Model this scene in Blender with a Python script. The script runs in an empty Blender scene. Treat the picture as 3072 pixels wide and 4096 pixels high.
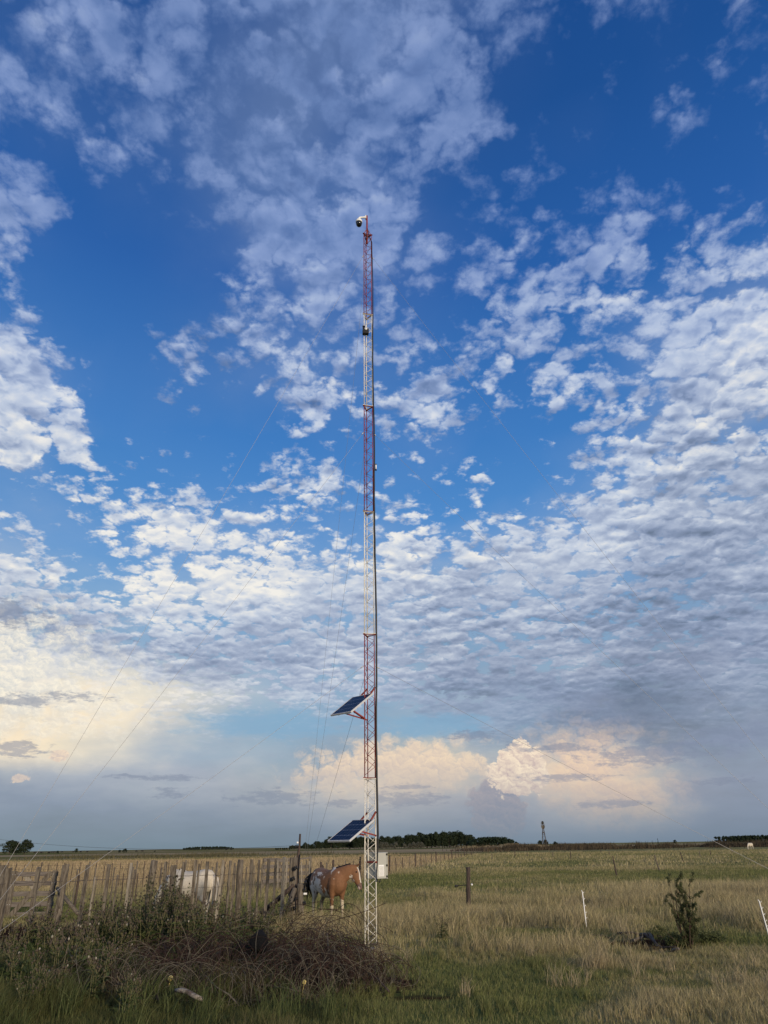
import bpy, math, random
import numpy as np
from mathutils import Vector, Matrix, Quaternion

# ----------------------------------------------------------------- camera
SC = bpy.context.scene
COL = SC.collection
CAM_H = 1.75
TILT = math.radians(25.19)
ROLL = math.radians(0.84)
FPX = 2840.0
F_ = Vector((0, math.cos(TILT), math.sin(TILT)))
R0_ = Vector((1, 0, 0))
U0_ = Vector((0, -math.sin(TILT), math.cos(TILT)))
R_ = R0_ * math.cos(ROLL) - U0_ * math.sin(ROLL)
U_ = U0_ * math.cos(ROLL) + R0_ * math.sin(ROLL)
cam_data = bpy.data.cameras.new('camera')
cam = bpy.data.objects.new('camera', cam_data)
COL.objects.link(cam)
cam.matrix_world = Matrix(((R_.x, U_.x, -F_.x, 0), (R_.y, U_.y, -F_.y, 0), (R_.z, U_.z, -F_.z, CAM_H), (0, 0, 0, 1)))
cam_data.sensor_fit = 'VERTICAL'
cam_data.sensor_height = 24.0
cam_data.lens = 24.0 * FPX / 4096.0
cam_data.clip_start = 0.1
cam_data.clip_end = 20000
SC.camera = cam
SC.render.resolution_x = 768
SC.render.resolution_y = 1024
SC.view_settings.view_transform = 'Standard'
SC.view_settings.look = 'None'
SC.view_settings.exposure = 0.0
SC.view_settings.gamma = 1.0
SC.view_settings.use_curve_mapping = False
SC.cycles.max_bounces = 6
SC.cycles.diffuse_bounces = 2
SC.cycles.glossy_bounces = 2
SC.cycles.transparent_max_bounces = 8
SC.cycles.use_adaptive_sampling = True

SUN_EL = math.radians(12.0)
SUN_AZ = math.radians(148.0)      # measured clockwise from +Y (the view direction): low, behind the viewer on the right

# small node helper -------------------------------------------------------
class NT:
    def __init__(self, tree):
        self.t = tree; self.n = tree.nodes; self.l = tree.links
    def new(self, typ, **kw):
        nd = self.n.new(typ)
        for k, v in kw.items(): setattr(nd, k, v)
        return nd
    def put(self, sock, v):
        if v is None: return
        if isinstance(v, bpy.types.NodeSocket): self.l.new(v, sock)
        else: sock.default_value = v
    def math(self, op, a, b=None, c=None, clamp=False):
        nd = self.new('ShaderNodeMath', operation=op); nd.use_clamp = clamp
        self.put(nd.inputs[0], a); self.put(nd.inputs[1], b); self.put(nd.inputs[2], c)
        return nd.outputs[0]
    def vmath(self, op, a, b=None, scale=None):
        nd = self.new('ShaderNodeVectorMath', operation=op)
        self.put(nd.inputs[0], a); self.put(nd.inputs[1], b)
        if scale is not None: self.put(nd.inputs['Scale'], scale)
        return nd.outputs['Value'] if op in ('DOT_PRODUCT', 'LENGTH', 'DISTANCE') else nd.outputs['Vector']
    def add(self, a, b): return self.math('ADD', a, b)
    def sub(self, a, b): return self.math('SUBTRACT', a, b)
    def mul(self, a, b): return self.math('MULTIPLY', a, b)
    def madd(self, a, b, c): return self.math('MULTIPLY_ADD', a, b, c)
    def smooth(self, v, lo, hi, a=0.0, b=1.0):
        nd = self.new('ShaderNodeMapRange', interpolation_type='SMOOTHSTEP')
        self.put(nd.inputs[0], v)
        for i, q in enumerate((lo, hi, a, b)): self.put(nd.inputs[1 + i], q)
        return nd.outputs[0]
    def lin(self, v, lo, hi, a=0.0, b=1.0):
        nd = self.new('ShaderNodeMapRange'); nd.clamp = True
        self.put(nd.inputs[0], v)
        for i, q in enumerate((lo, hi, a, b)): self.put(nd.inputs[1 + i], q)
        return nd.outputs[0]
    def noise(self, vec, scale, detail=4, rough=0.5, dist=0.0, lac=2.0, out='Fac', dim='3D'):
        nd = self.new('ShaderNodeTexNoise', noise_dimensions=dim)
        self.put(nd.inputs['Vector'], vec); self.put(nd.inputs['Scale'], scale)
        self.put(nd.inputs['Detail'], detail); self.put(nd.inputs['Roughness'], rough)
        self.put(nd.inputs['Distortion'], dist); self.put(nd.inputs['Lacunarity'], lac)
        return nd.outputs[out]
    def ramp(self, fac, stops, interp='LINEAR'):
        nd = self.new('ShaderNodeValToRGB'); cr = nd.color_ramp; cr.interpolation = interp
        self.put(nd.inputs[0], fac)
        while len(cr.elements) > 1: cr.elements.remove(cr.elements[-1])
        for i, (p, c) in enumerate(stops):
            e = cr.elements[0] if i == 0 else cr.elements.new(p)
            e.position = p
            e.color = (c[0], c[1], c[2], 1) if hasattr(c, '__len__') else (c, c, c, 1)
        return nd.outputs[0]
    def mix(self, f, a, b, mode='MIX'):
        nd = self.new('ShaderNodeMix', data_type='RGBA', blend_type=mode)
        nd.clamp_factor = True
        self.put(nd.inputs[0], f)
        for s, v in ((6, a), (7, b)):
            if not isinstance(v, bpy.types.NodeSocket) and len(v) == 3: v = (*v, 1)
            self.put(nd.inputs[s], v)
        return nd.outputs[2]
    def comb(self, x, y, z=0.0):
        nd = self.new('ShaderNodeCombineXYZ')
        for i, q in enumerate((x, y, z)): self.put(nd.inputs[i], q)
        return nd.outputs[0]
    def sep(self, v):
        nd = self.new('ShaderNodeSeparateXYZ'); self.put(nd.inputs[0], v); return nd.outputs

def lin1(c):
    c = c / 255.0
    return c / 12.92 if c <= 0.04045 else ((c + 0.055) / 1.055) ** 2.4
def srgb(r, g, b): return (lin1(r), lin1(g), lin1(b))

# ----------------------------------------------------------------- sky (world)
# coarse maps of where the clouds stand, how bright they are, how thick the veil is, how warm they are
CLOUD = """
367656545655567664252020
467435655656666633141021
666356665666676310000452
464367666666786210002522
243576556655566442000121
654523565656554423153422
753102565666422322242425
630000256677644545764345
310000025775643347763467
100200252345644656545678
741135344555355646636788
983034535664664554666688
996004435552664236534786
876242002342362101246863
578210026441325520466777
113787656452300413668889
543677664322644478888999
634366568876777899988999
888689999998988888897899
998768899998888888678899
998889999988788998889999
777778888888899999999999
555566644655468889999988
433334224543333665678889
333333333333333333334555
222222222222222222222222
111111111111111111111111
"""
VEIL = """
122223445677764210000000
122123457888643100000000
111123457875432100000000
111134567764431000000000
011244567643221000000000
111112566643210000000000
210001466544210000000000
100000356555311100000000
000000024543210000000012
000000012222100000011234
320001122221100000012345
420012222221110000013578
431011111111110000002787
321000000011110000013662
110000000000100000112223
000111100000000000124556
111111111111111112235677
211001111112223334345677
432222333333333444443566
653223333333333333334467
887655544444455555556777
999887766555667788888889
999988764333335678999998
999876545555766788999999
999999999999999999999999
999999999999999999999999
999999999999999999999999
"""
BRIGHT = """
444333333333344444444444
444333333333344444444444
444433333333444444444444
444433333333444444444444
444443333334444455555555
544443333334444455555556
544443333334455555555566
544444334444555555556667
544444444455555556667777
665544455555566666667777
766544455555566666667788
777655556666666677666556
777655556666666677666556
777665556666666777776566
888888777666688777777666
888888777666688777777666
878888888878888777666555
878888888888888877765555
778888888877766665554455
457667776666555555554444
998765554455555655743454
999998887666665554443454
999998777655554443333345
999976655555776668765435
556666677788877689986555
444555555567655456778644
333333333334444445555433
"""
WARM = """
000000000000000000000000
000000000000000000000000
000000000000000000000000
000000000000000000000000
000000000000000000000000
000000000000000000000000
000000000000000000000000
000000000000000000000000
000000000000000000000000
000000000000000000000000
000000000000000000000001
000000000000000000000111
100000000000000000000111
110000000000000000000111
111000000000000000000111
111111000000000000000111
111111110000000000000111
111111111111111111111111
211111111111111111111111
111111111111111111111111
432211111122222222322211
665433321111111111111222
776543332211111111111123
765432222335777667777423
323333456556888568898532
222333344444543345688532
222222222222222223333222
"""
def grid(s): return np.array([[int(ch) for ch in row] for row in s.split()], float) / 9.0
AZ0, AZ1 = -46.0, 46.0
EL0, EL1 = -2.0, 62.0
NU, NV = 62, 32
def resample(g):
    """grid drawn over the view -> table over azimuth x elevation"""
    out = np.zeros((NV, NU))
    for j in range(NV):
        el = math.radians(EL0 + (EL1 - EL0) * j / (NV - 1))
        for i in range(NU):
            az = math.radians(AZ0 + (AZ1 - AZ0) * i / (NU - 1))
            d = Vector((math.sin(az) * math.cos(el), math.cos(az) * math.cos(el), math.sin(el)))
            k = d.dot(F_)
            x = (1536 + FPX * d.dot(R_) / k) / 128.0 - 0.5
            y = (2048 - FPX * d.dot(U_) / k) / 128.0 - 0.5
            x = min(max(x, 0), g.shape[1] - 1.001); y = min(max(y, 0), g.shape[0] - 1.001)
            a, b = int(x), int(y); fx, fy = x - a, y - b
            out[j, i] = (g[b, a] * (1 - fx) + g[b, a + 1] * fx) * (1 - fy) + (g[b + 1, a] * (1 - fx) + g[b + 1, a + 1] * fx) * fy
    return out

world = bpy.data.worlds.new('World')
SC.world = world
world.use_nodes = True
wt = NT(world.node_tree); wt.n.clear()
dirv = wt.new('ShaderNodeTexCoord').outputs['Generated']
dx, dy, dz = wt.sep(dirv)
az = wt.mul(wt.math('ARCTAN2', dx, dy), 180 / math.pi)
el = wt.mul(wt.math('ARCSINE', wt.math('MINIMUM', dz, 0.9999)), 180 / math.pi)
# slight wander so the coarse map never shows straight edges
wv = wt.noise(wt.vmath('SCALE', dirv, scale=1.0), 9.0, 3, 0.55, out='Color')
wx, wy, wz = wt.sep(wv)
azw = wt.add(az, wt.mul(wt.sub(wx, 0.5), 7.0))
elw = wt.add(el, wt.mul(wt.mul(wt.sub(wy, 0.5), 6.0), wt.lin(el, 0, 20, 0.35, 1.0)))
U01 = wt.lin(azw, AZ0, AZ1)
V01 = wt.lin(elw, EL0, EL1)
U0h = wt.lin(azw, AZ0, AZ0 + 46.0 * 62 / 61.0 * 61 / 62.0)   # left half 0..1
U1h = wt.lin(azw, 0.0, AZ1)
left_side = wt.math('LESS_THAN', azw, 0.0)
def lowrank(g, nramp):
    T = resample(g)
    m = T.mean()
    Uu, S, Vt = np.linalg.svd(T - m, full_matrices=False)
    tot = None
    for k in range(nramp):
        us, vs, ks = [], [], []
        for c in range(3):
            r = 3 * k + c
            a = Uu[:, r] * math.sqrt(S[r]); b = Vt[r] * math.sqrt(S[r])
            ka, kb = max(abs(a).max(), 1e-6), max(abs(b).max(), 1e-6)
            vs.append(a / ka * 0.5 + 0.5); us.append(b / kb * 0.5 + 0.5); ks.append(ka * kb * 4)
        vr = wt.ramp(V01, [(j / (NV - 1), tuple(v[j] for v in vs)) for j in range(NV)])
        def at(deg):      # values of the azimuth function at an angle
            x = (deg - AZ0) / (AZ1 - AZ0) * (NU - 1)
            x = min(max(x, 0), NU - 1.001); a0 = int(x); f = x - a0
            return tuple(u[a0] * (1 - f) + u[a0 + 1] * f for u in us)
        ul = wt.ramp(U0h, [(j / 30.0, at(AZ0 + 46.0 * j / 30.0)) for j in range(31)])
        ur = wt.ramp(U1h, [(j / 30.0, at(AZ1 * j / 30.0)) for j in range(31)])
        uu = wt.mix(left_side, ur, ul)
        d = wt.vmath('DOT_PRODUCT', wt.vmath('SUBTRACT', vr, (0.5, 0.5, 0.5)),
                     wt.vmath('MULTIPLY', wt.vmath('SUBTRACT', uu, (0.5, 0.5, 0.5)), tuple(ks)))
        tot = d if tot is None else wt.add(tot, d)
    return wt.add(tot, float(m))
mapA = lowrank(grid(CLOUD), 3)
mapV = lowrank(grid(VEIL), 2)
mapB = lowrank(grid(BRIGHT), 2)
mapW = lowrank(grid(WARM), 2)

# clear sky: Nishita, tinted by height towards the deep evening blue of the place
nish = wt.new('ShaderNodeTexSky', sky_type='NISHITA', sun_disc=False)
nish.sun_elevation = SUN_EL; nish.sun_rotation = SUN_AZ
nish.air_density = 1.0; nish.dust_density = 0.6; nish.ozone_density = 3.0
nishc = wt.vmath('SCALE', nish.outputs[0], scale=0.10)
grad = wt.ramp(wt.lin(el, -2, 66), [(0.0, srgb(118, 134, 150)), (0.06, srgb(124, 142, 160)), (0.12, srgb(140, 172, 196)), (0.22, srgb(122, 174, 214)),
    (0.34, srgb(88, 150, 214)), (0.48, srgb(62, 126, 198)), (0.66, srgb(38, 96, 172)), (0.82, srgb(26, 80, 150)), (1.0, srgb(22, 70, 138))])
clear = wt.mix(0.88, nishc, grad)

# cloud deck: a high layer of small cells, seen in perspective
zz = wt.add(dz, 0.23)
P = wt.comb(wt.math('DIVIDE', dx, zz), wt.math('DIVIDE', dy, zz), 0.0)
warp = wt.vmath('SCALE', wt.vmath('SUBTRACT', wt.noise(P, 9.0, 4, 0.6, out='Color', dim='2D'), (0.5, 0.5, 0.5)), scale=0.11)
warp2 = wt.vmath('SCALE', wt.vmath('SUBTRACT', wt.noise(P, 40.0, 3, 0.6, out='Color', dim='2D'), (0.5, 0.5, 0.5)), scale=0.022)
Pw = wt.vmath('ADD', P, wt.vmath('ADD', warp, warp2))
def bump(vec):
    v1 = wt.new('ShaderNodeTexVoronoi', feature='F1', voronoi_dimensions='2D')
    wt.put(v1.inputs['Vector'], vec); wt.put(v1.inputs['Scale'], 21.0)
    v2 = wt.new('ShaderNodeTexVoronoi', feature='F1', voronoi_dimensions='2D')
    wt.put(v2.inputs['Vector'], vec); wt.put(v2.inputs['Scale'], 48.0)
    v3 = wt.new('ShaderNodeTexVoronoi', feature='F1', voronoi_dimensions='2D')
    wt.put(v3.inputs['Vector'], vec); wt.put(v3.inputs['Scale'], 7.5)
    d1 = v1.outputs['Distance']; d2 = v2.outputs['Distance']; d3 = v3.outputs['Distance']
    return wt.add(wt.add(wt.madd(wt.mul(d1, d1), -0.8, 0.4), wt.madd(wt.mul(d2, d2), -0.26, 0.1)), wt.madd(wt.mul(d3, d3), -0.55, 0.15))
nA = wt.noise(P, 22.0, 8, 0.62, 0.0, dim='2D')
nB = wt.noise(P, 4.0, 2, 0.5, dim='2D')
n0 = wt.add(wt.mul(nA, 0.76), wt.mul(nB, 0.24))
h0 = bump(Pw)
h1 = bump(wt.vmath('SUBTRACT', Pw, wt.vmath('SCALE', wt.vmath('NORMALIZE', P), scale=0.014)))
nL = wt.noise(wt.vmath('SUBTRACT', P, wt.vmath('SCALE', wt.vmath('NORMALIZE', P), scale=0.02)), 12.0, 2, 0.5, 0.0, dim='2D')
nL0 = wt.noise(P, 12.0, 2, 0.5, 0.0, dim='2D')
dens = wt.add(wt.mul(wt.sub(n0, 0.5), 3.3), wt.mul(wt.sub(h0, 0.42), 1.7))
cov = wt.add(wt.madd(wt.sub(mapA, 0.5), 2.45, wt.mul(dens, 1.08)), wt.ramp(wt.lin(el, 0, 60), [(0.30, 0.02), (0.42, 0.34), (0.68, 0.38), (0.82, 0.36), (1.0, 0.36)]))
alpha = wt.smooth(cov, wt.lin(el, 30, 52, -0.15, -0.5), wt.lin(el, 30, 52, 0.75, 1.05))
alpha = wt.mul(alpha, wt.lin(el, 5.0, 12.0, 0.0, 1.0))
relief = wt.add(wt.mul(wt.sub(h0, h1), 0.85), wt.mul(wt.sub(nL0, nL), 1.7))
relief = wt.mul(relief, wt.ramp(wt.lin(el, 0, 60), [(0.1, 0.20), (0.28, 0.38), (0.45, 0.55), (0.6, 0.62), (0.78, 0.42), (1.0, 0.40)]))
relief = wt.mul(relief, wt.lin(nB, 0.3, 0.7, 0.55, 1.35))
relief = wt.add(relief, wt.mul(wt.sub(wt.noise(P, 2.1, 4, 0.6, dim='2D'), 0.5), wt.lin(el, 8, 35, 0.75, 0.15)))
fine = wt.sub(wt.noise(P, 38, 5, 0.62, dim='2D'), 0.5)
thick = wt.smooth(cov, 0.2, 1.5)
# dark streaks and the towering cloud low in the sky: small bodies placed by azimuth / height
streak_n = wt.noise(wt.comb(wt.mul(az, 0.35), wt.mul(el, 1.15), 3.0), 1.0, 6, 0.62, dim='2D')
def blob(a, e, ra, re, soft=0.55, rough=0.9, src=None):
    qa = wt.math('POWER', wt.math('ABSOLUTE', wt.mul(wt.sub(az, a), 1.0 / ra)), 2.0)
    qe = wt.math('POWER', wt.math('ABSOLUTE', wt.mul(wt.sub(el, e), 1.0 / re)), 2.0)
    d = wt.sub(1.0, wt.math('SQRT', wt.add(qa, qe)))
    d = wt.madd(wt.sub(src or streak_n, 0.5), rough * 2.4, d)
    return wt.smooth(d, 0.0, soft)
def px_azel(px, py):
    d = (F_ + R_ * ((px - 1536) / FPX) - U_ * ((py - 2048) / FPX)).normalized()
    return math.degrees(math.atan2(d.x, d.y)), math.degrees(math.asin(d.z))
def pblob(x0, y0, x1, y1, **kw):
    a0, _ = px_azel(x0, (y0 + y1) / 2); a1, _ = px_azel(x1, (y0 + y1) / 2)
    _, e0 = px_azel((x0 + x1) / 2, y0); _, e1 = px_azel((x0 + x1) / 2, y1)
    return blob((a0 + a1) / 2, (e0 + e1) / 2, abs(a1 - a0) * 0.62, abs(e0 - e1) * 0.62, **kw)
lw = wt.comb(wt.mul(az, 0.5), wt.mul(el, 0.6), 0.0)
lw = wt.vmath('ADD', lw, wt.vmath('SCALE', wt.vmath('SUBTRACT', wt.noise(lw, 2.2, 4, 0.6, out='Color', dim='2D'), (0.5, 0.5, 0.5)), scale=0.55))
def lobes(vec):
    t = None
    for sc, k in ((1.5, 0.62), (3.6, 0.30), (8.5, 0.13)):
        v = wt.new('ShaderNodeTexVoronoi', feature='F1', voronoi_dimensions='2D'); wt.put(v.inputs['Vector'], vec); wt.put(v.inputs['Scale'], sc)
        d = wt.mul(wt.mul(v.outputs['Distance'], v.outputs['Distance']), -k)
        t = d if t is None else wt.add(t, d)
    return wt.add(t, 0.72)
bill_n_old = wt.noise(wt.comb(wt.mul(az, 0.5), wt.mul(el, 0.6), 7.0), 1.0, 7, 0.6, 0.4, dim='2D')
bill_n = lobes(lw)
bill_m = lobes(wt.vmath('ADD', lw, (0.035, 0.075, 0.0)))
bill_m_old = wt.noise(wt.comb(wt.madd(az, 0.5, 0.06), wt.madd(el, 0.6, 0.13), 7.0), 1.0, 7, 0.6, 0.4, dim='2D')

# colour of the cloud
Bv = wt.add(wt.madd(mapB, 0.86, 0.02), wt.mul(wt.sub(alpha, 0.5), 0.12))
Bv = wt.add(Bv, relief)
Bv = wt.add(Bv, wt.mul(fine, 0.16))
Bv = wt.sub(Bv, wt.mul(thick, 0.05))
CRH = [(0.0, srgb(74, 100, 152)), (0.3, srgb(112, 138, 188)), (0.5, srgb(142, 164, 210)), (0.7, srgb(176, 193, 226)), (1.0, srgb(218, 227, 242))]
CR = [(0.0, srgb(74, 88, 116)), (0.25, srgb(108, 124, 150)), (0.42, srgb(134, 150, 180)), (0.58, srgb(164, 178, 204)), (0.75, srgb(200, 210, 226)), (0.92, srgb(232, 233, 233)), (1.0, srgb(244, 242, 236))]
ccol = wt.mix(wt.lin(el, 26, 46), wt.ramp(Bv, CR), wt.ramp(Bv, CRH))
veil_b = wt.add(mapB, wt.mul(wt.sub(wt.noise(P, 2.4, 5, 0.55, dim='2D'), 0.5), 0.35))
vcol = wt.ramp(veil_b, [(0.0, srgb(96, 112, 136)), (0.33, srgb(122, 136, 156)), (0.5, srgb(140, 156, 182)), (0.7, srgb(172, 184, 202)), (0.9, srgb(222, 220, 214)), (1.0, srgb(240, 234, 220))])
vcol = wt.mix(wt.lin(el, 22, 45, 0.0, 0.75), vcol, wt.ramp(veil_b, [(0.1, srgb(92, 116, 166)), (0.35, srgb(112, 138, 186)), (0.6, srgb(138, 160, 204)), (0.9, srgb(176, 194, 224))]))
vf = wt.math('MULTIPLY', mapV, 0.98, clamp=True)
vf = wt.add(vf, wt.mul(wt.mul(wt.sub(wt.noise(P, 3.2, 6, 0.6, dim='2D'), 0.5), 0.7), wt.lin(vf, 0.02, 0.3)))
vf = wt.mul(vf, wt.lin(el, 14, 34, 1.0, 0.62))
sky = wt.mix(vf, clear, vcol)
aop = wt.mul(alpha, wt.lin(el, 22, 50, 0.96, 0.74))
sky = wt.mix(aop, sky, ccol)
wf = wt.math('MULTIPLY', mapW, 1.0, clamp=True)
warm = wt.mix(wf, (1, 1, 1), (1.13, 0.97, 0.76))
sky = wt.mix(1.0, sky, warm, 'MULTIPLY')
# bodies standing in the low sky
def shade_body(sky, mask, col_lo, col_hi, n0=bill_n, n1=bill_m, gain=2.2, bias=0.5, op=1.0):
    lit = wt.math('ADD', wt.mul(wt.sub(n0, n1), gain), bias, clamp=True)
    return wt.mix(wt.mul(mask, op) if op != 1.0 else mask, sky, wt.mix(lit, col_lo, col_hi))
def any_of(masks):
    t = masks[0]
    for m in masks[1:]: t = wt.math('MAXIMUM', t, m)
    return t
gap = any_of([pblob(700, 2830, 1500, 2965, soft=0.7, rough=0.6), pblob(1480, 2850, 1980, 2960, soft=0.6, rough=0.6)])
sky = wt.mix(wt.mul(gap, 0.75), sky, srgb(132, 172, 202))
glow = any_of([pblob(-700, 2470, 640, 3010, soft=1.1, rough=0.55, src=bill_n), pblob(-400, 2380, 420, 2760, soft=1.0, rough=0.7, src=bill_n)])
sky = shade_body(sky, glow, srgb(196, 202, 206), srgb(255, 246, 226), gain=2.6, bias=0.62, op=0.85)
bank = wt.mul(wt.lin(el, 2.2, 5.5), any_of([pblob(1240, 2950, 2010, 3190, soft=0.6, rough=0.45, src=bill_n), pblob(1160, 3030, 1560, 3200, soft=0.7, rough=0.6, src=bill_n)]))
sky = shade_body(sky, bank, srgb(196, 182, 180), srgb(255, 228, 192), gain=1.6, bias=0.6, op=0.85)
anvil = any_of([pblob(2010, 2880, 2700, 3280, soft=1.0, rough=0.3, src=bill_n), pblob(2200, 3030, 2780, 3320, soft=1.1, rough=0.3, src=bill_n)])
sky = shade_body(sky, anvil, srgb(204, 180, 176), srgb(255, 222, 184), gain=1.7, bias=0.62, op=0.85)
tower_lo = any_of([pblob(1890, 3130, 2090, 3340, soft=0.18, rough=0.35, src=bill_n)])
sky = shade_body(sky, tower_lo, srgb(138, 142, 160), srgb(186, 172, 172), gain=1.8, bias=0.35, op=0.8)
tower = any_of([pblob(1975, 2985, 2180, 3180, soft=0.14, rough=0.42, src=bill_n), pblob(2030, 2960, 2130, 3060, soft=0.14, rough=0.4, src=bill_n)])
sky = shade_body(sky, tower, srgb(196, 176, 174), srgb(255, 236, 208), gain=2.6, bias=0.6)
puffs = any_of([pblob(200, 2995, 275, 3040, soft=0.3, rough=0.7, src=bill_n), pblob(30, 3100, 110, 3132, soft=0.3, rough=0.7, src=bill_n)])
sky = shade_body(sky, puffs, srgb(200, 188, 186), srgb(244, 222, 196), gain=3)
ragged = wt.noise(wt.comb(wt.mul(az, 0.75), wt.mul(el, 2.6), 3.0), 1.0, 7, 0.68, dim='2D')
streaks = any_of([pblob(*b, soft=0.7, rough=1.35, src=ragged) for b in [
    (2100, 2975, 2360, 3008), (2340, 2965, 2900, 3055), (2080, 3095, 2420, 3125), (2320, 3192, 2580, 3235),
    (1480, 3165, 1790, 3228), (1545, 3135, 1710, 3160), (1780, 2925, 2020, 2960), (2000, 2965, 2120, 2998), (2800, 3105, 3010, 3138),
    (600, 3155, 747, 3192), (930, 3160, 1260, 3218), (1280, 3195, 1450, 3230), (200, 2768, 450, 2798),
    (-60, 2775, 240, 2825), (470, 3098, 820, 3122), (-80, 2960, 170, 3030), (-140, 2390, 160, 2500)]])
sky = shade_body(sky, streaks, srgb(116, 128, 150), srgb(140, 150, 172), gain=1.0, op=0.62)
heavy = any_of([pblob(2150, 2740, 2760, 2940, soft=1.2, rough=0.7), pblob(2300, 2500, 3300, 2760, soft=1.4, rough=0.7), pblob(2640, 2880, 3300, 3010, soft=0.9, rough=0.8)])
sky = shade_body(sky, heavy, srgb(120, 132, 158), srgb(146, 157, 182), gain=1.0, op=0.6)
warmlow = any_of([pblob(1100, 2990, 2150, 3340, soft=1.3, rough=0.25), pblob(1900, 3000, 2900, 3350, soft=1.4, rough=0.25)])
sky = wt.mix(wt.mul(warmlow, 0.30), sky, srgb(206, 186, 178))
# haze towards the horizon and a plain lower half
hz = wt.ramp(wt.lin(el, -1, 6), [(0.0, 0.96), (0.14, 0.93), (0.3, 0.7), (0.6, 0.36), (1.0, 0.0)])
side = wt.lin(az, -30, 30)
hazec = wt.mix(side, wt.ramp(wt.lin(el, 0, 6), [(0, srgb(120, 139, 150)), (0.6, srgb(140, 152, 162)), (1, srgb(158, 166, 172))]), wt.ramp(wt.lin(el, 0, 6), [(0, srgb(116, 133, 152)), (0.6, srgb(140, 146, 162)), (1, srgb(160, 160, 172))]))
sky = wt.mix(hz, sky, hazec)
sky = wt.mix(wt.lin(el, -4, -1, 1.0, 0.0), sky, srgb(96, 96, 84))
bg = wt.new('ShaderNodeBackground'); wt.put(bg.inputs[0], sky); bg.inputs[1].default_value = 1.0
wo = wt.new('ShaderNodeOutputWorld'); wt.l.new(bg.outputs[0], wo.inputs[0])
world.cycles.sampling_method = 'MANUAL'
world.cycles.sample_map_resolution = 512

# ----------------------------------------------------------------- sun
sd = bpy.data.lights.new('sun', 'SUN'); sun = bpy.data.objects.new('sun', sd); COL.objects.link(sun)
sd.energy = 3.6; sd.angle = math.radians(6.0); sd.color = (1.0, 0.83, 0.62)
sdir = Vector((math.sin(SUN_AZ) * math.cos(SUN_EL), math.cos(SUN_AZ) * math.cos(SUN_EL), math.sin(SUN_EL)))
sun.rotation_euler = sdir.to_track_quat('Z', 'Y').to_euler()
# ----------------------------------------------------------------- helpers
RNG = random.Random(7)
NR = np.random.default_rng(11)
def ray(px, py): return (F_ + R_ * ((px - 1536) / FPX) - U_ * ((py - 2048) / FPX))
CAMP = Vector((0, 0, CAM_H))
def G(px, py, z=0.0):
    """point of the plane at height z seen at a photograph pixel"""
    d = ray(px, py); t = (z - CAM_H) / d.z
    return CAMP + d * t
def AT(px, py, depth_y):
    """point seen at a pixel, standing on the vertical plane y = depth_y"""
    d = ray(px, py); return CAMP + d * (depth_y / d.y)
def PX(p):
    d = Vector(p) - CAMP; k = d.dot(F_)
    return 1536 + FPX * d.dot(R_) / k, 2048 - FPX * d.dot(U_) / k

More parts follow.
